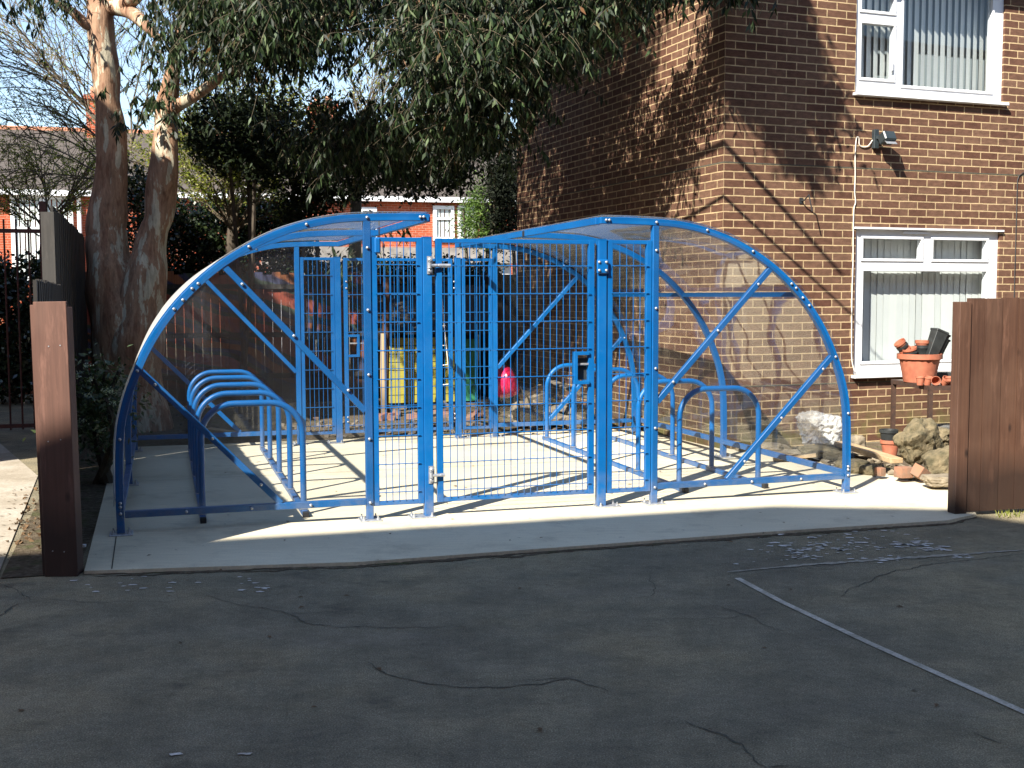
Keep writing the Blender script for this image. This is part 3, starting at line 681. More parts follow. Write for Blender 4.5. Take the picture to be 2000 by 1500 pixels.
def window(parent,o,lights,slat_w,slat_gap,tilt,label=None,drip=True,name='window'):
    x0,x1,z0,z1=o; y=.03
    m=MB(); xs=sorted({x0,x1}|{h for L in lights for h in L[:2]}); zs=sorted({z0,z1}|{h for L in lights for h in L[2:]})
    # solid frame as cells between the lights
    for i in range(len(xs)-1):
        for j in range(len(zs)-1):
            cx=(xs[i]+xs[i+1])/2; cz=(zs[j]+zs[j+1])/2
            if any(L[0]<cx<L[1] and L[2]<cz<L[3] for L in lights): continue
            m.box((xs[i],y,zs[j]),(xs[i+1],y+.06,zs[j+1]))
    fr=m.build('window','upvc',parent,label=label)
    bd=MB()
    for L in lights:  # raised sash bead round each light
        a,b,c,d=L; e=.022
        bd.box((a-.03,y-.014,c-.03),(b+.03,y-.002,c+.000)); bd.box((a-.03,y-.014,d),(b+.03,y-.002,d+.03)); bd.box((a-.03,y-.0138,c),(a,y-.0018,d)); bd.box((b,y-.0138,c),(b+.03,y-.0018,d))
    bd.build('sash','upvc',fr,bevel=.004)
    g=MB()
    for L in lights: g.box((L[0],y+.02,L[2]),(L[1],y+.024,L[3]))
    g.build('glass','window_glass',fr)
    sl=MB().box((x0-.03,-.07,z0-.035),(x1+.03,y+.001,z0-.001)); sl.build('sill','upvc',fr,bevel=.006)
    bl=MB(); x=x0+.05; top=z1-.03; bot=z0+.05
    while x<x1-.04:
        t=tilt+ru(-.06,.06); h=slat_w/2
        dx,dy=h*math.cos(t),h*math.sin(t); cy=.20
        bl.add([(x-dx,cy-dy,bot),(x+dx,cy+dy,bot),(x+dx,cy+dy,top),(x-dx,cy-dy,top)],[(0,1,2,3)]); x+=slat_gap
    bl.build('vertical_blind','blind_fabric',fr)
    rm=MB().box((x0-.3,.35,z0-.3),(x1+.3,.36,z1+.3)); rm.build('dark_room','room_dark',fr)
    return fr
lw=[(k_(1.614),k_(2.325),kz(1.955),kz(2.150)),(k_(2.479),k_(3.167),kz(1.955),kz(2.150)),(k_(1.622),k_(3.176),kz(.930),kz(1.830))]
w1=window(B,wl,lw,.093,.088,.10,'lower white window with closed blinds')
MB().box((wl[0]-.03,-.035,wl[3]-.002),(wl[1]+.03,.09,wl[3]+.018)).build('drip_head','upvc',w1)
MB().box((wl[0]+.62,-.002,kz(2.205)),(wl[0]+.98,.014,kz(2.225))).build('trickle_vent','upvc',w1)
uw=[(k_(1.545),k_(1.930),kz(3.717),kz(4.235)),(k_(1.540),k_(1.925),kz(4.365),kz(4.68)),(k_(2.045),k_(3.160),kz(3.672),kz(4.68))]
window(B,wu,uw,.090,.090,.36,'upper white window with half open blinds')
m=MB().bar((k_(1.895),.0,kz(3.80)),(k_(1.895),-.0,kz(3.90)),.018,.03); m.build('window_handle','upvc',B)
for wz in (wl,wu): window(B,(8.2,10.2,wz[2],wz[3]),[(8.3,10.1,wz[2]+.1,wz[3]-.1)],.09,.09,.2)

def bl(s_,z_,y=0): return BO+BD*(s_*K)+BN*y+Vector((0,0,kz(z_)))
# floodlight
FL=thing('floodlight','small black floodlight fixed to the brick wall between the two windows','light',bl(1.70,3.12),BA)
m=MB(); m.box((-.03,-.05,-.10),(.03,-.001,.10)); m.build('back_plate','dark_steel',FL,bevel=.005)
m=MB(); m.bar((0,-.04,.02),(.02,-.10,.0),.03,.03,(0,0,1)); m.build('bracket','dark_steel',FL)
m=MB(); rm=Matrix.Rotation(math.radians(-28),3,'X')
m.cbox((.06,-.14,.0),.15,.12,.11,rm); lh=m.build('lamp_head','dark_steel',FL,bevel=.012)
MB().cbox((.06,-.14-.055,-.045),.13,.006,.085,Matrix.Rotation(math.radians(-50),3,'X')).build('lamp_glass','galvanised',FL)
CB=MB(); wp=[bl(1.67,3.11,-.02),bl(1.62,3.05,-.015),bl(1.56,3.04,-.012),bl(1.52,3.06,-.012),bl(1.515,3.115,-.012),bl(1.495,3.135,-.012),bl(1.48,3.09,-.012),bl(1.473,2.95,-.012),bl(1.478,2.75,-.012),bl(1.476,2.6,-.012),bl(1.488,2.5,-.012),bl(1.470,2.43,-.012),bl(1.468,2.2,-.012),bl(1.472,1.9,-.012),bl(1.467,1.6,-.012),bl(1.472,1.2,-.012),bl(1.48,.95,-.014),bl(1.505,.84,-.03)]
tag(CB.tube(catmull([p_-bl(1.47,0) for p_ in wp],5),.006,6).build('cable','cable_white',smooth=True,loc=bl(1.47,0)),'thin white cable running down the brick wall from the floodlight','cable')
CB=MB().tube([bl(3.75,2.86,-.01)-bl(3.6,0),bl(3.60,2.86,-.01)-bl(3.6,0),bl(3.545,2.83,-.01)-bl(3.6,0),bl(3.525,2.78,-.01)-bl(3.6,0),bl(3.53,.4,-.01)-bl(3.6,0)],.005,6)
tag(CB.build('cable','black_rubber',smooth=True,loc=bl(3.6,0)),'thin black cable down the brickwork at the right edge of the picture','cable')
hk=MB().tube([(0,0,.0),(0,-.06,.0),(0.0,-.14,.05)],.008,6); hk.tube([(0,-.14,.05),(0.02,-.17,-.12)],.007,6); hk.box((-.02,-.008,-.03),(.02,0,.03))
tag(hk.build('wall_hook','black_rubber',loc=bl(.86,2.50)),'black iron hook on the brick wall left of the cable','hook').rotation_euler=(0,0,BA)

# ------------------------------------------------------------------ fences
def boards(name,mat,p0,p1,h,bw,parent,over=.006,th=.02,seed=1,topvar=.006,slant=0):
    p0=Vector(p0);p1=Vector(p1);d=(p1-p0);L=d.length;d.normalize();nr=Vector((d.y,-d.x,0)); m=MB(); n=max(1,int(round(L/bw))); R=random.Random(seed)
    for i in range(n):
        a=p0+d*(L*i/n+.002); b=p0+d*(L*(i+1)/n-.002+over*0); o=nr*(th/2+(.007 if i%2 else 0)); hh=h+R.uniform(-topvar,topvar)
        m.bar(a+(b-a)/2+o+Vector((0,0,.03)),a+(b-a)/2+o+Vector((0,0,hh)),(b-a).length,th,nr)
    return m.build(name,mat,parent)
rp=gnd(1866,1008); rp.z=0
FR=thing('timber_fence','brown stained board fence panel standing on the asphalt right of the rubble','fence',rp,SA*.92)
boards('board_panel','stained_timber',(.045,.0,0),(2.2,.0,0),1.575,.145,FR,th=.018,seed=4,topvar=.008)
MB().box((-.03,-.035,.0),(.065,.055,1.545)).build('end_post','stained_timber',FR,bevel=.003)
for z in (.35,1.25): MB().box((.07,.03,z),(2.2,.07,z+.07)).build('rail','stained_timber',FR)
lp=gnd(124,1124); lp.z=0
FL2=thing('timber_post','reddish brown board clad fence post at the left edge of the concrete','post',lp,0.02)
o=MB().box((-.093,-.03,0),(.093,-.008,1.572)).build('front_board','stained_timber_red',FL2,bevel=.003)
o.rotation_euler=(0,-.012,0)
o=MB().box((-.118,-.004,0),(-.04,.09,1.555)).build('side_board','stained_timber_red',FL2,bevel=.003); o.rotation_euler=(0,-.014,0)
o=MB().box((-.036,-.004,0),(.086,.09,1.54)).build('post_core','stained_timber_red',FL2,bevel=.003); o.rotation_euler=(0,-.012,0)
for x,z in ((-.045,.15),(.02,.145),(-.05,.78),(.02,.79),(-.03,1.32),(.035,1.325)): MB().lathe((x,-.031,z),[(.004,0),(.004,.002)],8,axis=(0,-1,0)).build('screw_head','galvanised',FL2)
# dark close-board fence going back on the left
f0=uv(-.65,3.3); f1=uv(-.73,9.2)
DF=thing('dark_fence','tall dark close board fence running back behind the left post','fence',f0,0)
boards('board_panel','dark_timber',(0,0,0),f1-f0,2.42,.15,DF,seed=9,topvar=.012,th=.022)
MB().box((-.07,-.05,0),(.05,.05,2.36)).build('end_post','dark_timber',DF)
f2=uv(-.40,-.97)
LF=thing('low_fence','low dark board fence between the left post and the taller fence','fence',f2,0)
boards('board_panel','dark_timber',(0,0,0),uv(-.60,3.25)-f2,1.70,.13,LF,seed=3,topvar=.01)
# rear fence
b0=uv(-.9,9.3); b1=uv(9.2,9.3)
BF=thing('rear_fence','dark weathered board fence with a panel reflection painted on as red and blue swirls at the back of the garden','fence',b0,SA)
boards('board_panel','reflection_timber',(0,0,0),(10.1,0,0),1.93,.125,BF,seed=5,topvar=.03)
for z in (.4,1.0,1.7): MB().box((0,-.06,z),(10.1,-.022,z+.07)).build('rail','dark_timber',BF)
# metal railing at the left
r0=uv(-4.6,5.9)
RL=thing('metal_railing','rust red vertical bar railing behind the paved path at far left','railing',r0,SA)
m=MB()
for i in range(int(3.9/.125)): m.tube([(i*.125,0,.12),(i*.125,0,2.45)],.011,6)
m.build('bars','red_rail',RL)
for z in (.14,2.3): MB().box((-.05,-.012,z),(3.85,.012,z+.045)).build('rail','red_rail',RL)
MB().box((3.62,-.035,0),(3.69,.035,2.65)).build('railing_post','red_rail',RL)
wp=uv(-12,12.4); LW=MB().box((0,0,0),(10.3,.25,1.05)); 
lw_=LW.build('low_wall','school_brick',loc=wp); lw_.rotation_euler=(0,0,SA); uvset(lw_,lambda c,n_:(c.x+c.y,c.z)); tag(lw_,'low garden wall with pale coping beyond the railing','wall')
MB().box((-.02,-.03,1.05),(10.32,.28,1.12)).build('coping','paving',lw_)

# ------------------------------------------------------------------ foliage tools
def leaves(name,mat,P_,Dr,Ln,Wd,parent,shape='leaf',norm=None):
    """P_ base positions, Dr unit directions, Ln lengths, Wd widths -> one mesh of leaf faces"""
    P_=np.asarray(P_,float);Dr=np.asarray(Dr,float);n=len(P_);Ln=np.asarray(Ln,float)[:,None];Wd=np.asarray(Wd,float)[:,None]
    Dr/=np.linalg.norm(Dr,axis=1,keepdims=True)+1e-9
    r=np.random.normal(size=(n,3)); s=np.cross(Dr,r); s/=np.linalg.norm(s,axis=1,keepdims=True)+1e-9
    b=np.cross(Dr,s)
    v=np.empty((n,4,3)); v[:,0]=P_; v[:,1]=P_+Dr*Ln*.42+s*Wd*.5+b*Wd*.12; v[:,2]=P_+Dr*Ln; v[:,3]=P_+Dr*Ln*.42-s*Wd*.5+b*Wd*.12
    me=D.meshes.new(name); me.vertices.add(n*4); me.vertices.foreach_set('co',v.reshape(-1))
    me.loops.add(n*4); me.loops.foreach_set('vertex_index',np.arange(n*4,dtype=np.int32)); me.polygons.add(n)
    me.polygons.foreach_set('loop_start',np.arange(0,n*4,4,dtype=np.int32)); me.polygons.foreach_set('loop_total',np.full(n,4,dtype=np.int32))
    me.update(); me.validate()
    o=D.objects.new(name,me); COL.objects.link(o); me.materials.append(MATS[mat])
    if parent: o.parent=parent
    return o
class Spray:
    def __init__(s): s.P=[];s.D=[];s.L=[];s.W=[];s.tw=MB()
    def twig(s,p,d,L,n,ll=(.09,.15),lw=(.022,.036),droop=.5,tw=.0025,spread=.5):
        p=Vector(p);d=Vector(d).normalized(); pts=[p.copy()]; k=5
        for i in range(k):
            d=(d+Vector((0,0,-droop/k*1.6))+Vector((ru(-.12,.12),ru(-.12,.12),0))).normalized(); p=p+d*(L/k); pts.append(p.copy())
        if tw: s.tw.tube(pts,tw,3,tw*.5)
        for i in range(n):
            t=ru(.12,1)*k; a=min(int(t),k-1); q_=pts[a].lerp(pts[a+1],t-a)
            s.P.append(q_); s.D.append(Vector((ru(-1,1)*spread,ru(-1,1)*spread,-.9+ru(-.3,.5)))); s.L.append(ru(*ll)); s.W.append(ru(*lw))
    def build(s,name,mat,parent,origin,twmat='twig_bark'):
        if not s.P: return
        P_=np.array([tuple(x-origin) for x in s.P]); o=leaves(name,mat,P_,[tuple(x) for x in s.D],s.L,s.W,parent)
        if s.tw.v:
            s.tw.v=[(x-origin.x,y-origin.y,z-origin.z) for x,y,z in s.tw.v]; s.tw.build('twigs',twmat,parent)
        return o
def inpoly(x,y,poly):
    c=False;n=len(poly);j=n-1
    for i in range(n):
        xi,yi=poly[i];xj,yj=poly[j]
        if (yi>y)!=(yj>y) and x<(xj-xi)*(y-yi)/(yj-yi)+xi: c=not c
        j=i
    return c
def polypts(poly,n):
    x0=min(a for a,b in poly);x1=max(a for a,b in poly);y0=min(b for a,b in poly);y1=max(b for a,b in poly);out=[]
    while len(out)<n:
        x=ru(x0,x1);y=ru(y0,y1)
        if inpoly(x,y,poly): out.append((x,y))
    return out

# ------------------------------------------------------------------ eucalyptus
ER=at(245,760,14); ER.z=0
ET=thing('eucalyptus_tree','big eucalyptus with two peeling cream and orange trunks behind the shelter','tree',ER)
def limb(m,pp,n=16,k=6):
    """pp: (px,py,Y,diameter px)"""
    pts=[at(a,b,c)-ER for a,b,c,d in pp]; rs=[d*c/F/2 for a,b,c,d in pp]
    P_=catmull(pts,k); R_=[x.x for x in catmull([(r,0,0) for r in rs],k)]
    m.tube(P_,R_,n)
T1=MB(); limb(T1,[(262,860,14,160),(252,760,14,138),(245,680,14,126),(236,610,14,118),(222,550,14,104),(212,500,14,86),(208,460,14,74),(206,440,14,70),(216,350,14,62),(217,250,14,52),(207,150,14,52),(199,50,14,54),(196,-60,14,50),(205,-200,13.8,40),(230,-380,13.5,28)])
t1=T1.build('trunk','gum_bark',ET,smooth=True,label='left trunk'); jitter_mesh(t1,.05,2.2)
T2=MB(); limb(T2,[(252,760,13.95,116),(264,680,13.9,106),(275,610,13.9,96),(284,550,13.9,84),(292,490,13.9,66),(300,450,13.9,54),(310,420,13.9,52),(318,350,13.9,58),(322,280,13.9,52),(326,210,13.9,38),(340,120,13.8,26),(356,30,13.7,22),(372,-100,13.5,18),(380,-220,13.2,12)])
t2=T2.build('trunk','gum_bark',ET,smooth=True,label='right trunk'); jitter_mesh(t2,.04,2.6)
for pp in ([(322,225,13.8,26),(350,205,13.6,24),(385,185,13.4,22),(430,152,13.2,18),(480,120,13,13),(560,70,12.6,9),(660,20,12.2,6)],
           [(205,60,14,30),(170,48,13.9,22),(140,22,13.8,17),(110,5,13.7,10),(70,-20,13.6,6)],
           [(205,10,14,36),(250,20,13.8,30),(285,50,13.5,22),(310,75,13.3,14)],
           [(245,10,13.8,30),(330,-60,13.2,24),(480,-130,12.5,20),(650,-150,11.8,16),(850,-130,11.2,12),(1050,-80,10.6,9)],
           [(375,-100,13.5,16),(520,-60,12.8,13),(700,-30,12.2,10),(900,30,11.8,7),(1000,60,11.5,5)],
           [(1050,-80,10.6,9),(1200,-90,10,8),(1400,-60,9.6,6),(1480,-30,9.5,3)],
           [(560,70,12.6,6),(690,60,12.6,5),(780,110,12.5,4),(820,180,12.5,3)],
           [(230,-380,13.5,28),(500,-420,12,22),(900,-460,10,18),(1300,-420,8.8,10)]):
    m=MB(); limb(m,pp,9,5); m.build('branch','gum_bark',ET,smooth=True)
S=Spray()
def canopy(poly,ncl,per,Y0,Y1,S=S,L=(.35,.75),nl=(9,15),sig=.22,**kw):
    for x,y in polypts(poly,ncl):
        Y=ru(Y0,Y1); c=at(x,y,Y)
        for _ in range(per):
            p_=c+Vector((random.gauss(0,sig),random.gauss(0,sig),random.gauss(0,sig*.6)+.15))
            S.twig(p_,(ru(-1,1),ru(-1,1),ru(-.6,.3)),ru(*L),random.randint(*nl),**kw)
canopy([(340,-60),(640,-80),(640,60),(600,120),(520,130),(440,115),(380,80),(340,30)],125,8,12.2,14.2)
canopy([(480,-80),(1180,-80),(1140,0),(1080,50),(960,80),(900,60),(780,-40),(640,-10),(560,80),(480,70)],165,8,11.5,13.5)
canopy([(790,0),(960,20),(1110,20),(1130,80),(1090,120),(1000,120),(960,170),(920,235),(865,180),(810,120),(790,50)],125,8,11.3,13.0)

canopy([(690,230),(860,200),(930,230),(890,280),(800,300),(700,310),(600,300),(610,250)],46,8,13,14.2)
canopy([(1120,-60),(1330,-80),(1290,-30),(1200,0),(1140,10)],40,6,11.2,11.8)
canopy([(1345,-90),(1470,-90),(1480,-50),(1400,-30),(1360,-40)],22,6,11.1,11.5,sig=.14)
canopy([(250,210),(330,205),(325,235),(270,240)],7,5,13.2,13.6,L=(.15,.3))
canopy([(60,-60),(150,-60),(130,0),(70,10)],11,6,13.4,14.2)
canopy([(300,40),(370,40),(365,120),(310,120)],9,5,13.0,13.5)
canopy([(690,470),(735,470),(725,530),(700,535)],5,5,13.4,13.8,L=(.3,.5))
canopy([(560,-40),(690,-60),(700,0),(640,-10)],10,6,12.8,14)
canopy([(420,-80),(1130,-80),(1090,40),(960,100),(860,60),(760,-40),(640,0),(540,70),(430,60)],150,7,13.8,15.0)
canopy([(800,20),(1100,20),(1080,90),(980,110),(930,200),(860,160)],70,7,13.0,14.0)
canopy([(880,120),(1000,120),(995,200),(950,270),(890,260)],45,8,12.0,13.2)
canopy([(600,240),(740,250),(860,215),(900,260),(800,320),(640,330)],40,8,14.2,15.2)
S.build('crown','gum_leaves',ET,ER)
# the part of the crown above the picture: it shades the brick walls
S2=Spray()
def shade_from(px,py,t,side,n,sig,L=(.3,.7)):
    if side=='f':
        r=fw+rt*((px-1000)/F)-up*((py-750)/F); tt=((BO-CAM).dot(BN))/r.dot(BN)
    else:
        r=fw+rt*((px-1000)/F)-up*((py-750)/F); tt=((BO-CAM).dot(BD))/r.dot(BD)
    q_=CAM+r*tt; c=q_-LD*t
    for _ in range(n):
        S2.twig(c+Vector((random.gauss(0,sig),random.gauss(0,sig),random.gauss(0,sig*.7)+.15)),(ru(-.3,.8),ru(-.3,.8),-.5),ru(*L),random.randint(11,15),droop=.35)
for x,y in polypts([(1400,-120),(1500,-120),(1550,20),(1590,110),(1540,150),(1470,150),(1400,120)],150): shade_from(x,y,ru(5.0,6.4),'f',5,.08,(.2,.42))
for x,y in polypts([(1400,60),(1530,60),(1620,200),(1600,225),(1545,180),(1480,200),(1405,180)],95): shade_from(x,y,ru(5.2,6.4),'f',5,.06,(.2,.4))
for x,y in polypts([(1450,180),(1530,190),(1590,330),(1565,345),(1500,270)],44): shade_from(x,y,ru(5.2,6.2),'f',5,.05,(.2,.35))
for x,y in polypts([(1000,-80),(1300,-100),(1290,20),(1250,180),(1160,280),(1000,320)],330): shade_from(x,y,ru(5.5,7.6),'s',5,.12)
S2.build('crown_top','gum_leaves',ET,ER)

# ------------------------------------------------------------------ other trees
def wisp(m,p,d,L,r,depth,S_=None,droop=.0,curl=.25):
    p=Vector(p);d=Vector(d).normalized();k=6;pts=[p.copy()]
    for i in range(k):
        d=(d+Vector((ru(-curl,curl),ru(-curl,curl),ru(-curl,curl)*.6-droop))).normalized(); p=p+d*(L/k); pts.append(p.copy())
        if depth>0 and i>=1:
            for _ in range(2 if depth>1 else 1):
                wisp(m,p,d+Vector((ru(-.9,.9),ru(-.9,.9),ru(-.4,.5))),L*ru(.4,.65),r*.5,depth-1,S_,droop,curl)
        elif depth==0 and S_ is not None:
            for _ in range(3):
                S_.P.append(p+Vector((ru(-.03,.03),ru(-.03,.03),ru(-.03,.03)))); S_.D.append(Vector((ru(-1,1),ru(-1,1),ru(-.8,.6)))); S_.L.append(ru(.03,.06)); S_.W.append(ru(.015,.03))
    m.tube(pts,r,4,r*.4)
def wispy_tree(name,label,px,Y,hpx,spec,leafmat,droop,seed,group=None,keep=1.0):
    random.seed(seed)
    c=at(px,577,Y); c.z=0; T=thing(name,label,'tree',c,0,group)
    m=MB(); S_=Spray()
    th=at(px,hpx,Y).z
    m.tube(catmull([(0,0,0),(.05,0,th*.3),(-.05,.05,th*.6),(.03,0,th)],4),[.16-.09*i/12 for i in range(13)],10); m.build('trunk','dark_bark',T,smooth=True)
    m=MB()
    for (sx,sy,ex,ey,n) in spec:
        for _ in range(n):
            a=at(sx+ru(-12,12),sy+ru(-25,25),Y)-c; b=at(ex+ru(-50,50),ey+ru(-40,40),Y+ru(-.8,.8))-c
            d=b-a; wisp(m,a,d+Vector((0,0,.25*d.length)),d.length*1.1,.02,2,S_,droop)
    m.build('branches','twig_bark',T)
    if keep<1:
        kk=[i for i in range(len(S_.P)) if rnd()<keep]
        for a_ in ('P','D','L','W'): setattr(S_,a_,[getattr(S_,a_)[i] for i in kk])
    if S_.P: leaves('leaves',leafmat,[tuple(x) for x in S_.P],[tuple(x) for x in S_.D],S_.L,S_.W,T)
    return T
wispy_tree('willow_tree','leafless twiggy willow with fine hanging shoots left of the eucalyptus','x'and 235,19,330,[(235,330,60,180,4),(235,300,30,90,4),(240,280,140,60,3),(250,300,320,100,3),(240,350,60,300,3),(255,330,400,260,3),(240,290,20,10,2)],'spring_leaves',.035,11,None,.22)
wispy_tree('budding_tree','spring tree with yellow green buds behind the left part of the shelter roof',455,17.6,420,[(455,420,430,250,4),(460,430,520,280,4),(450,440,380,330,4),(465,440,560,380,4),(450,430,480,330,3)],'spring_leaves',-.01,12)
wispy_tree('hazel_bush','yellow green twiggy bush in front of the far left house',90,21,430,[(90,440,30,330,3),(90,440,130,340,3),(85,450,10,400,3),(100,450,170,400,3)],'spring_leaves',.01,15,None,.6)
wispy_tree('bare_tree','thin bare tree seen through the sky gap right of centre',700,18.5,300,[(700,300,740,150,3),(700,320,650,200,3),(705,330,800,290,3),(700,330,620,290,3),(710,330,860,240,2)],'spring_leaves',.0,17,None,.25)
random.seed(21)
def bushy(name,label,px,Y,base_y,polys,n,mat,cat,ll=(.05,.09),lw=(.03,.05),dep=.8,bz=0,group=None,stem=True):
    c=at(px,577,Y); c.z=bz; T=thing(name,label,cat,c,0,group)
    P_=[];Dd=[];Ll=[];Ww=[]
    for poly,nn in polys:
        cl=polypts(poly,nn)
        for x,y in cl:
            q_=at(x,y,Y+ru(-dep,dep))
            for _ in range(n):
                P_.append(q_-c+Vector((random.gauss(0,.12),random.gauss(0,.12),random.gauss(0,.10)))); Dd.append(Vector((ru(-1,1),ru(-1,1),ru(-1,.6)))); Ll.append(ru(*ll)); Ww.append(ru(*lw))
    leaves('foliage',mat,[tuple(x) for x in P_],[tuple(x) for x in Dd],Ll,Ww,T)
    if stem:
        m=MB(); zt=max(x.z for x in P_)
        for k in range(3): m.tube(catmull([(ru(-.1,.1),ru(-.1,.1),0),(ru(-.2,.2),ru(-.2,.2),zt*.4),(ru(-.3,.3),ru(-.2,.2),zt*.8)],4),.05,6,.02)
        m.build('trunk','dark_bark',T)
    return T
bushy('holly_tree','dense black green evergreen tree between the two bare trees',470,15.8,0,[([(385,200),(560,190),(570,300),(520,350),(430,330),(385,290)],140)],60,'dark_leaves','tree',(.06,.10),(.025,.045),.7)
bushy('ivy_tree','upright tree trunk smothered in dark ivy behind the shelter',600,17.2,0,[([(575,190),(645,190),(640,430),(560,430)],70),([(690,290),(930,310),(860,370),(740,385),(600,395)],80),([(850,230),(950,250),(940,330),(880,370)],40)],55,'dark_leaves','tree',(.06,.10),(.03,.05),.5)
bushy('garden_hedge','dark glossy hedge just behind the rear fence','x' and 470,18.6,0,[([(290,400),(560,385),(590,430),(600,520),(960,520),(960,570),(290,570)],520)],60,'hedge_leaves','hedge',(.06,.09),(.035,.055),.5)
bushy('yard_hedge','tall shiny leaved hedge behind the rust red railing',20,17.5,0,[([(-60,490),(105,520),(105,640),(-60,650)],110),([(-60,640),(100,640),(110,760),(-60,780)],90)],60,'hedge_leaves','hedge',(.07,.11),(.04,.06),.5)
bushy('leafy_shrub','shrub seen in the gap between the two eucalyptus trunks',285,17.0,0,[([(245,340),(300,340),(300,520),(250,500)],55)],50,'hedge_leaves','shrub',(.05,.08),(.03,.05),.5)
bushy('green_conifer','bright green feathery conifer beside the dark columnar conifer',935,19.5,0,[([(930,340),(960,380),(970,470),(900,470),(912,400)],80)],60,'conifer_green','tree',(.06,.11),(.012,.02),.35)
bushy('dark_conifer','dark narrow columnar conifer at the back corner of the brick building',985,19.2,0,[([(985,250),(1000,330),(1012,480),(955,480),(965,330)],110)],70,'conifer_dark','tree',(.06,.11),(.02,.03),.3)
sb=bushy('flowering_shrub','low shrub with pale flower heads between the left post and the shelter',195,9.9,0,[([(150,720),(230,730),(240,860),(160,880),(135,800)],60)],28,'shrub_leaves','shrub',(.05,.08),(.018,.03),.25)
for x,y in [(165,715),(150,735),(205,760),(225,790),(175,770),(160,820),(200,845),(215,770),(180,745),(150,840)]:
    q_=at(x+ru(-5,5),y+ru(-4,4),9.62); P_=[];Dd=[]
    for _ in range(26): P_.append(q_-sb.location+Vector((random.gauss(0,.022),random.gauss(0,.02),random.gauss(0,.012)))); Dd.append((ru(-1,1),ru(-1,1),ru(-.2,1)))
    leaves('flower_head','petals',[tuple(x) for x in P_],Dd,[ru(.012,.022) for _ in P_],[ru(.01,.016) for _ in P_],sb)

# ------------------------------------------------------------------ far houses
HY=.25; H0=Vector((-8.8,40,0))
HH=thing('terrace_house','long red brick terrace with grey slate roof and white windows behind the garden','house',H0,HY)
hd=Vector((math.cos(HY),math.sin(HY),0))
def ht(x,y=500):
    r=fw+rt*((x-1000)/F)-up*((y-750)/F); nrm=Vector((-hd.y,hd.x,0)); P_=CAM+r*((H0-CAM).dot(nrm)/r.dot(nrm)); return (P_-H0).dot(hd),P_.z
m=MB().box((-30,0,0),(20,7.6,5.0)); hw=m.build('wall','red_brick',HH); uvset(hw,lambda c,n_:(c.x+c.y,c.z))
m=MB(); m.add([(-30.3,-.25,5.0),(20.3,-.25,5.0),(20.3,7.9,5.0),(-30.3,7.9,5.0),(-30.3,3.8,7.5),(20.3,3.8,7.5)],[(0,1,5,4),(2,3,4,5),(3,0,4),(1,2,5),(0,3,2,1)]); rr=m.build('roof','slate',HH)
MB().box((-30.3,-.34,4.86),(20.3,-.26,5.04)).build('gutter','upvc',HH)
MB().box((-30.2,3.75,7.45),(20.2,3.85,7.6)).build('ridge','terracotta_pale',rr)
for x,y0 in ((185,205),(655,240)):
    t,_=ht(x); m=MB().box((t-.45,3.3,6.6),(t+.45,4.3,8.7)); m.box((t-.52,3.22,8.55),(t+.52,4.38,8.7)); co=m.build('chimney','red_brick',rr); uvset(co,lambda c,n_:(c.x+c.y,c.z))
    m=MB(); [m.lathe((t+dx,3.8,8.7),[(.13,0),(.11,.35)],10) for dx in (-.22,.22)]; m.build('chimney_pot','terracotta_pale',co)
def hwin(xa,xb,ya,yb,bar=True):
    t0,z1=ht(xa,ya); t1,_=ht(xb,ya); _,z0=ht(xa,yb)
    m=MB(); e=.12; m.box((t0,-.12,z0),(t0+e,-.02,z1)); m.box((t1-e,-.12,z0),(t1,-.02,z1)); m.box((t0+e,-.12,z1-e),(t1-e,-.02,z1)); m.box((t0+e,-.12,z0),(t1-e,-.02,z0+e)); m.box((t0+e,-.11,z0+(z1-z0)*.6),(t1-e,-.02,z0+(z1-z0)*.6+.07))
    wf=m.build('window','upvc',HH); MB().box((t0+e,-.07,z0+e),(t1-e,-.06,z1-e)).build('pane','window_glass',wf)
    bl_=MB(); x=t0+e
    while x<t1-e: bl_.add([(x,-.04,z0+e),(x+.12,-.05,z0+e),(x+.12,-.05,z1-e),(x,-.04,z1-e)],[(0,1,2,3)]); x+=.16
    bl_.build('blind','blind_fabric',wf)
hwin(20,82,380,548); hwin(84,142,382,548); hwin(845,886,402,470); hwin(893,927,402,470); hwin(700,735,405,470); hwin(560,590,405,470)
t,_=ht(158); MB().tube([(t,-.3,5),(t,-.1,4.7),(t,-.1,0)],.07,8).build('drain_pipe','upvc',HH)
t0,_=ht(-60); 
GA=thing('garage','low garage with a flat felt roof between the hedge and the terrace','garage',at(560,577,27).xyz-Vector((0,0,1.6)),SA)
m=MB().box((0,0,0),(5.4,5,2.35)); m.build('wall','render_white',GA)
MB().box((-.15,-.2,2.36),(5.5,5.1,2.72)).build('roof','felt_roof',GA)

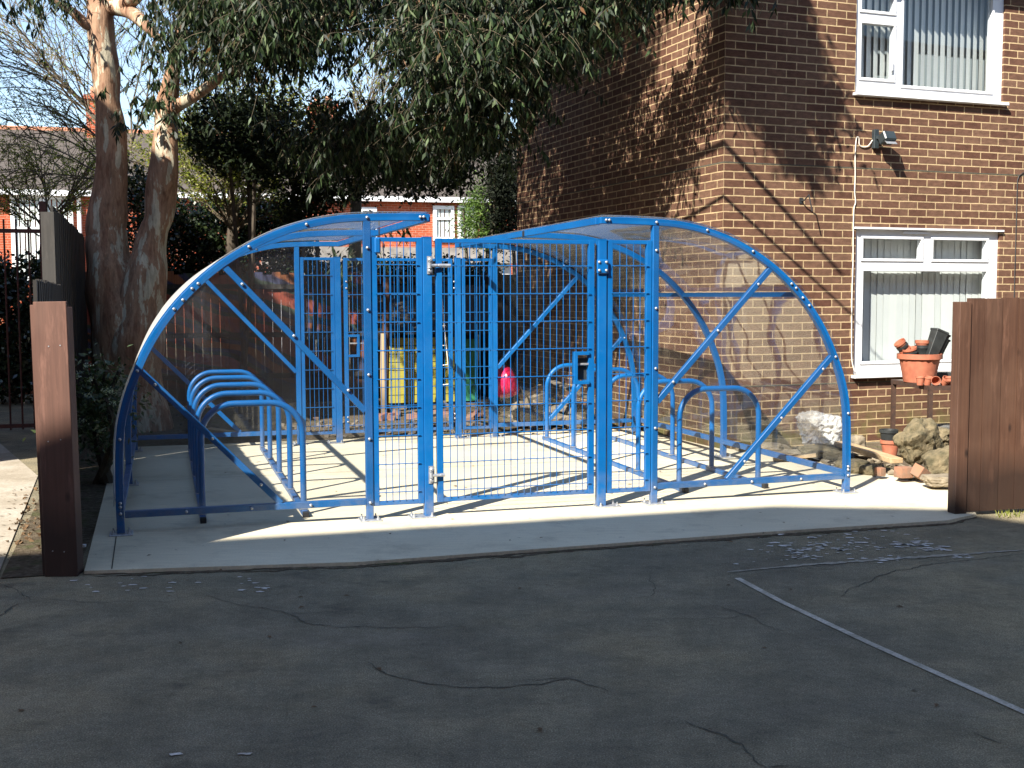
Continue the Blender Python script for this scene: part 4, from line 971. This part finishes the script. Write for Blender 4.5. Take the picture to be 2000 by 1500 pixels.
# ------------------------------------------------------------------ garden things behind the shelter
PH=thing('playhouse','yellow and green boarded playhouse behind the rear gate','playhouse',at(752,577,16.2).xyz-Vector((0,0,1.6)),SA)
m=MB()
for i in range(8): m.box((.03,0+.004*(i%2),.1+i*.115),(.78,.03+.004*(i%2),.205+i*.115))
m.build('yellow_wall','yellow_paint',PH)
m=MB()
for i in range(8): m.box((.86,0+.004*(i%2),.1+i*.115),(1.02,.03+.004*(i%2),.205+i*.115))
m.build('yellow_wall','yellow_paint',PH)
m=MB()
for i in range(2): m.box((1.12+i*.1,.02,.1),(1.21+i*.1,.05,.98))
m.build('green_door','green_paint',PH)
MB().box((-.05,.04,0),(1.55,1.1,.11)).build('floor','grey_timber',PH)
MB().box((1.55,-.02,0),(1.62,.06,1.9)).build('corner_post','dark_timber',PH)
m=MB(); m.add([(-.1,-.15,1.1),(1.7,-.15,1.1),(1.7,1.2,1.75),(-.1,1.2,1.75),(-.1,-.15,1.06),(1.7,-.15,1.06),(1.7,1.2,1.71),(-.1,1.2,1.71)],[(0,1,2,3),(7,6,5,4),(0,4,5,1),(1,5,6,2),(2,6,7,3),(3,7,4,0)]); m.build('roof','dark_timber',PH)
MB().box((.0,1.0,.1),(1.55,1.04,1.6)).build('back_wall','dark_timber',PH)
SPp=at(748,577,15.4).xyz-Vector((0,0,1.6))
tag(MB().lathe((0,0,0),[(.045,0),(.05,.5),(.04,1.1)],10).build('wooden_post','post_timber',loc=SPp,smooth=True),'pale round wooden stake standing left of the yellow playhouse','post')
m=MB().tube([(-.02,.1,0),(0,.12,1),(.02,.1,1.9)],.05,8); tag(m.build('wooden_post','stained_timber',loc=SPp+Vector((-.02,.35,0)),smooth=True),'tall brown wooden pole behind the pale stake','post')
m=MB(); a0=at(860,560,15.3); 
rp_=[at(861,560,15.3),at(868,640,15.3),at(876,720,15.3),at(881,785,15.3)]; m.tube([p_-rp_[3] for p_ in rp_],.008,6)
rp2=[at(852,600,15.3),at(856,680,15.3),at(862,760,15.3)]; m.tube([p_-rp_[3] for p_ in rp2],.007,6)
for i in range(5):
    y=600+i*38; m.tube([at(853+i*2,y,15.3)-rp_[3],at(867+i*3,y-2,15.3)-rp_[3]],.007,5)
tag(m.build('rope_ladder','cable_white',loc=rp_[3]),'thin rope ladder hanging in front of the playhouse','ladder')
rb=gnd(976,790); rbz=at(976,750,13.6)
RT=thing('toy_barrow','bright red plastic toy barrow tipped up among the garden rubble','toy',(rbz.x+.05,13.6,.0),.2)
m=MB().lathe((0,0,.58),[(.02,-.15),(.12,-.14),(.17,-.06),(.19,.04),(.185,.10),(.14,.135),(.03,.15)],20,axis=(.75,-.3,.35)); m.build('tub','red_plastic',RT,smooth=True)
m=MB(); m.tube([(.10,0,.64),(.28,-.05,.40),(.40,-.06,.0)],.012,6); m.tube([(.12,0,.60),(.20,.1,.3),(.26,.12,0)],.012,6); m.tube([(-.1,0,.58),(-.2,0,.0)],.012,6); m.build('metal_legs','black_rubber',RT)

# rubble helper
def rock(name,label,cat,loc,size,mat,seed,amp=.18,group=None,rz=0,sub=5,tilt=(0,0),cube=.5):
    import bmesh
    bm=bmesh.new(); bmesh.ops.create_icosphere(bm,subdivisions=sub,radius=1); 
    from mathutils import noise as nz
    for v in bm.verts:
        d=v.co.normalized(); k=1+amp*1.6*nz.noise(d*1.6+Vector((seed*3.1,0,0)))+amp*.9*nz.noise(d*3.7+Vector((0,seed*2.0,0)))+amp*.35*nz.noise(d*10)+amp*.18*nz.noise(d*24)
        c=d*k; mx=max(abs(c.x),abs(c.y),abs(c.z)); c=c.lerp(c/mx*.9,cube); v.co=Vector((c.x*size[0],c.y*size[1],c.z*size[2]))
    me=D.meshes.new(name); bm.to_mesh(me); bm.free(); me.polygons.foreach_set('use_smooth',[True]*len(me.polygons)); me.set_sharp_from_angle(angle=math.radians(35))
    me.materials.append(MATS[mat]); o=D.objects.new(name,me); COL.objects.link(o); o.location=loc; o.rotation_euler=(tilt[0],tilt[1],rz); tag(o,label,cat,group); return o
def gz(x,y,h): # place so the middle of a thing of half-height h sits on the ground
    g=gnd(x,y); return Vector((g.x,g.y,h))
rock('boulder','large mossy tan boulder leaning against the stone pile by the right fence','stone',at(1795,868,10.1)+Vector((0,0,.02)),(.20,.12,.18),'stone_rubble',1,.30,rz=.3,tilt=(.3,-.45))
rock('boulder','upper flat boulder resting behind the leaning one next to the grey trays','stone',at(1828,850,10.4),(.13,.18,.085),'stone_rubble',2,.2,rz=.2,tilt=(.0,.15))
rock('boulder','greenish boulder in the shadow below the big leaning one','stone',at(1842,905,9.9),(.17,.15,.14),'stone_rubble',3,.2,rz=-.2,tilt=(0,-.4))
rock('stone','rounded orange brick end lying in front of the boulders','brick',at(1765,922,9.75),(.072,.06,.052),'brick_lump',4,.12,cube=.8,rz=.3)
rock('stone','tilted square brick lump right of the rounded one','brick',at(1797,923,9.7),(.062,.06,.055),'brick_lump',5,.05,rz=.6,tilt=(.3,.5),cube=.95)
rock('stone','small orange brick chip beside the plank end','brick',at(1719,921,9.9),(.035,.04,.04),'brick_lump',6,.1,cube=.9,rz=.5)
rock('stone','flat pink grey stone against the foot of the right fence','stone',at(1838,938,9.4),(.15,.12,.05),'stone_pale',7,.2)
rock('stone','pale stone behind the raised end of the plank','stone',at(1672,868,11.4),(.09,.08,.10),'stone_pale',8,.2)
rock('stone','flat pale stone slab beyond the plank by the wall','stone',at(1695,885,11.2),(.16,.12,.035),'stone_pale',9,.2)
# stone slabs where the pad meets the wall
for i,(x,y,Y,s_,mt,lb) in enumerate(((1560,885,11.2,(.30,.14,.03),'stone_pale','flat slab under the plastic sheeting'),(1605,880,11.1,(.22,.16,.05),'stone_rubble','dark slab right of the flat one under the plastic'),(1500,880,11.6,(.16,.12,.06),'stone_pale','curved pale stone left of the plastic sheeting'),(1665,925,10.3,(.16,.12,.07),'stone_rubble','dark block beside the right shelter foot'),(1700,935,10.2,(.10,.12,.05),'stone_rubble','grey block between the shelter foot and the brick chips'))):
    p_=at(x,y,Y); p_.z=max(p_.z,.03+s_[2]*.6); rock('stone',lb,'stone',p_,s_,mt,20+i,.12,rz=ru(-.5,.5))
def plank(label,a,b,w,t,mat,name='plank',ref=(0,0,1)):
    a=Vector(a);b=Vector(b); m=MB().bar((0,0,0),b-a,w,t,ref); return tag(m.build(name,mat,loc=a,bevel=.003),label,'plank')
plank('pale weathered plank sloping down beside the right shelter foot',at(1640,866,11.1),at(1752,900,10.15),.12,.045,'pale_timber')
plank('short pale board lying flat below the plastic sheeting',at(1510,896,11.0),at(1594,888,10.9),.10,.035,'pale_timber')
# plastic wrap
BW=rock('plastic_sheeting','crumpled clear plastic sheeting heaped against the brick wall','plastic',at(1602,838,11.35),(.20,.16,.155),'bubble_wrap',30,.3,sub=5)
from mathutils import noise as nz
for v in BW.data.vertices:
    d=v.co.copy(); v.co+=d.normalized()*(.045*abs(nz.noise(d*16))+.025*nz.noise(d*34)); 
BW.data.set_sharp_from_angle(angle=math.radians(15))
# grey ribbed slabs
tr=thing('stacked_trays','stack of grey ribbed trays beneath the pot table','trays',at(1822,832,11.6)-Vector((0,0,.0)),BA)
tr.location.z=.17
for i in range(4): MB().box((-.17+.01*i,-.14,i*.032),(.30,.14,i*.032+.024)).build('tray','ribbed_grey',tr,bevel=.004)
MB().box((-.17,-.14,-.17),(.30,.14,-.003)).build('block_base','stone_rubble',tr)
# pot table
ta=at(1740,742,12.15); tb=at(1815,757,11.25); th=.715
TT=thing('pot_table','rusty steel table holding flower pots under the lower window','table',(tb.x,tb.y,0),math.atan2(ta.y-tb.y,ta.x-tb.x)-math.pi/2)
Lt=(Vector((ta.x,ta.y))-Vector((tb.x,tb.y))).length
MB().box((0,0,th-.045),(.04,Lt,th)).build('side_beam','rust_steel',TT)
MB().box((.041,0,th-.044),(1.2,.04,th-.001)).build('front_beam','rust_steel',TT)
MB().box((.041,.041,th-.02),(1.2,Lt,th-.002)).build('top','grey_timber',TT)
for x,y in ((.0,0),(.0,Lt-.045),(1.15,0),(1.15,Lt-.045)): MB().box((x+.002,y+.002,0),(x+.042,y+.042,th-.046)).build('leg','rust_steel',TT)
pl=at(1795,744,11.8); 
def pot(name,label,loc,r1,r2,h,mat,axis=(0,0,1),cat='plant pot',ribs=0,group=None,hollow=True):
    pr_=[(r2,0),(r2+(r1-r2)*.8,h*.8),(r1*1.0,h*.80),(r1*1.06,h*.82),(r1*1.06,h),(r1*.96,h)]
    if hollow: pr_+=[(r1*.9,h*.8),(r2*.85,h*.1)]
    o=MB().lathe((0,0,0),pr_,40 if ribs else 20,axis=axis,ribs=ribs,rib=.018 if ribs else 0).build(name,mat,loc=loc,smooth=True); return tag(o,label,cat,group)
pot('planter','large ribbed terracotta coloured planter full of empty pots',(pl.x,pl.y,th),.205,.15,.285,'terracotta',ribs=20)
zt=th+.28
def potstack(label,base,axis,mats,r,h,step,name='pot_stack'):
    S_=thing(name,label,'pots',base); ax=Vector(axis).normalized()
    for i,mt in enumerate(mats):
        m=MB().lathe(ax*(step*i),[(r*.7,0),(r*.96,h*.7),(r*.98,h*.72),(r*1.06,h*.74),(r*1.06,h),(r*.95,h),(r*.85,h*.6)],18,axis=axis); m.build('pot',mt,S_,smooth=True)
potstack('stack of small red and black pots leaning out of the planter to the left',(pl.x-.08,pl.y,zt-.05),(-.62,-.1,.78),['black_plastic','terracotta','black_plastic','terracotta'],.058,.09,.045)
potstack('short pair of black and orange pots low at the left of the planter rim',(pl.x-.10,pl.y-.06,zt-.045),(-.25,-.1,.9),['black_plastic','terracotta'],.068,.08,.035)
potstack('orange rimmed dark pot standing upright in the middle of the planter',(pl.x+.03,pl.y+.02,zt-.03),(.0,.0,1),['black_plastic','terracotta'],.066,.12,.05)
SQ=thing('square_pots','nest of tall black square pots leaning right in the planter','pots',(pl.x+.08,pl.y-.03,zt-.08)); SQ.rotation_euler=(0,.38,.2)
for i,(x,zh) in enumerate(((0,.34),(.045,.33),(.08,.29))):
    m=MB(); m.add([(x-.055,-.05+i*.03,0),(x+.035,-.05+i*.03,0),(x+.035,.04+i*.03,0),(x-.055,.04+i*.03,0),(x-.075,-.07+i*.03,zh),(x+.055,-.07+i*.03,zh),(x+.055,.06+i*.03,zh),(x-.075,.06+i*.03,zh)],[(3,2,1,0),(4,5,6,7),(0,1,5,4),(1,2,6,5),(2,3,7,6),(3,0,4,7)])
    m.box((x-.08,-.075+i*.03,zh-.02),(x+.06,.065+i*.03,zh+.002)); m.build('pot','black_plastic',SQ,bevel=.004)
for i,(x,y,ax,lb) in enumerate(((1797,752,(0,0,1),'small upright terracotta pot at the front edge of the table'),(1811,748,(.1,-.2,1),'second little terracotta pot from the left on the table'),(1826,750,(-.25,-1,.05),'little terracotta pot lying with its mouth towards the viewer'),(1842,752,(.2,-.4,.6),'tipped little terracotta pot beside the one lying down'),(1855,748,(0,0,1),'little terracotta pot half hidden by the right fence'))):
    q_=at(x,y,11.35); pot('small_pot',lb,(q_.x,q_.y,th+(.045 if abs(ax[1])>.5 else .0)),.042,.03,.085,'terracotta',ax,group='small pots on the table')
q_=at(1842,716,12.0); tag(MB().cbox((0,0,.06),.26,.2,.05).build('seed_tray','black_plastic',loc=(q_.x,q_.y,th+.0),bevel=.004),'black seed tray behind the small pots on the table','tray')
q_=at(1738,884,11.1); pot('flower_pot','terracotta pot on the ground holding a black one, under the table leg',(q_.x,q_.y,.03),.088,.06,.18,'terracotta'); PB=q_
pot('flower_pot','black plastic pot nested in the ground level terracotta pot',(q_.x-.015,q_.y,.15),.083,.062,.16,'black_plastic')

# rubble behind the right side of the shelter
def heap(n,poly,mats,smin,smax,lab,Y0=None,seed=5):
    random.seed(seed); o=MB(); 
    return
RB=MB(); random.seed(31)
def chunk(m,c,s,seed):
    rot=Matrix.Rotation(ru(0,3.1),3,'Z')@Matrix.Rotation(ru(-.35,.35),3,'X')@Matrix.Rotation(ru(-.3,.3),3,'Y'); b=len(m.v); m.cbox(c,s[0],s[1],s[2],rot)
    for i in range(b,len(m.v)): x=m.v[i]; m.v[i]=(x[0]+ru(-.012,.012),x[1]+ru(-.012,.012),x[2]+ru(-.012,.012))
def debris(name,label,poly,n,mat,s0,s1,zlift=.05,cat='rubble'):
    m=MB(); P0=gnd(*poly[0])
    for x,y in polypts(poly,n):
        g=gnd(x,y)-P0; s_=ru(s0,s1); chunk(m,(g.x,g.y,.01+s_*.25+ru(0,zlift)),(s_*ru(.8,1.6),s_,s_*ru(.35,.7)),1)
    o=m.build(name,mat,loc=(P0.x,P0.y,0),bevel=.006); return tag(o,label,cat,kind='stuff')
debris('stone_rubble','heap of broken grey and tan stones behind the right half of the shelter',[(1000,838),(1150,845),(1165,800),(1040,790)],60,'stone_pale',.08,.22,.18)
debris('brick_rubble','scattered red brick pieces in the soil behind the rear gate',[(590,822),(960,822),(960,808),(590,815)],22,'brick_old',.07,.13,.0)
debris('wall_rubble','small broken stones and mortar along the foot of the brick wall',[(1440,885),(1560,900),(1700,935),(1840,955),(1850,930),(1700,900),(1560,875)],70,'stone_pale',.02,.08,.015)
debris('garden_litter','small stones and bark litter on the soil behind the shelter',[(300,862),(1150,852),(1150,805),(300,815)],170,'grey_timber',.02,.07,.01)
debris('path_litter','dry leaves and grit at the edge of the left path',[(20,1000),(85,940),(88,1080),(10,1060)],70,'bark_litter',.006,.018,.0)
plank('grey plank lying across the rubble behind the shelter',at(1040,790,14.6),at(1130,812,14.0),.12,.04,'grey_timber')
plank('broken pale timber sticking up out of the rubble',at(1015,775,13.9),at(1060,755,14.4),.10,.05,'pale_timber')
plank('pale board on the soil behind the left bike rack',gnd(405,838,.05),gnd(460,846,.05),.12,.03,'pale_timber')
plank('long grey board leaning over the stones near the wall',at(1080,745,14.8),at(1180,790,13.6),.09,.03,'grey_timber')
# weeds at the foot of the right fence
SW=Spray()
for k in range(60):
    g=gnd(ru(1945,1995),ru(1003,1013)); SW.P.append(g); SW.D.append(Vector((ru(-.6,.6),ru(-.6,.6),1))); SW.L.append(ru(.02,.05)); SW.W.append(.008)
g0=gnd(1970,1008); o=leaves('weeds','spring_leaves',[tuple(x-g0) for x in SW.P],[tuple(x) for x in SW.D],SW.L,SW.W,None); o.location=g0; tag(o,'tuft of small weeds under the right fence panel','weeds',kind='stuff')
# litter
tag(MB().cbox((0,0,.012),.06,.03,.02).build('paper_scrap','cloth_white',loc=gnd(158,1070)),'white scrap of litter by the left post','litter')

# ------------------------------------------------------------------ the building that shades the yard (behind the viewer)
SB=thing('shading_building','tall brick building behind the viewer whose shadow covers the asphalt','building',O,SA)
pr_=[(-30,11.45),(-6.2,11.45),(-4.4,10.8),(-3.5,10.1),(.9,7.8),(30,7.8)]
m=MB(); n=len(pr_)
for i in range(n-1):
    (a,ha),(b,hb)=pr_[i],pr_[i+1]
    m.add([(a,-9.5,0),(b,-9.5,0),(b,-9.5,hb),(a,-9.5,ha),(a,-18,0),(b,-18,0),(b,-18,hb),(a,-18,ha)],[(3,2,1,0),(4,5,6,7),(3,7,6,2)]+([(0,4,7,3)] if i==0 else [])+([(1,2,6,5)] if i==n-2 else []))
o=m.build('wall','school_brick',SB); uvset(o,lambda c,n_:(c.x,c.z))
for i in range(12):
    for z in (1.0,4.2):
        x=-18+i*2.9; m=MB().box((x,-9.49,z),(x+1.5,-9.44,z+1.6)); wf=m.build('window','upvc',SB); MB().box((x+.08,-9.438,z+.08),(x+1.42,-9.43,z+1.52)).build('pane','room_dark',wf)
LH=thing('left_shade_block','tall house-shaped block added out of view on the left to shade the eucalyptus trunks','building',O,SA)  # unseen block, added to throw shade over the trunks and rear garden
m=MB().box((-14,.4,0),(-5.6,16,9.0)); o=m.build('wall','school_brick',LH); uvset(o,lambda c,n_:(c.x+c.y,c.z))
MB().box((-14.2,.2,9.0),(-5.4,16.2,9.25)).build('roof','slate',LH)
print('objects',len(D.objects),'verts',sum(len(o.data.vertices) for o in D.objects if o.type=='MESH'))
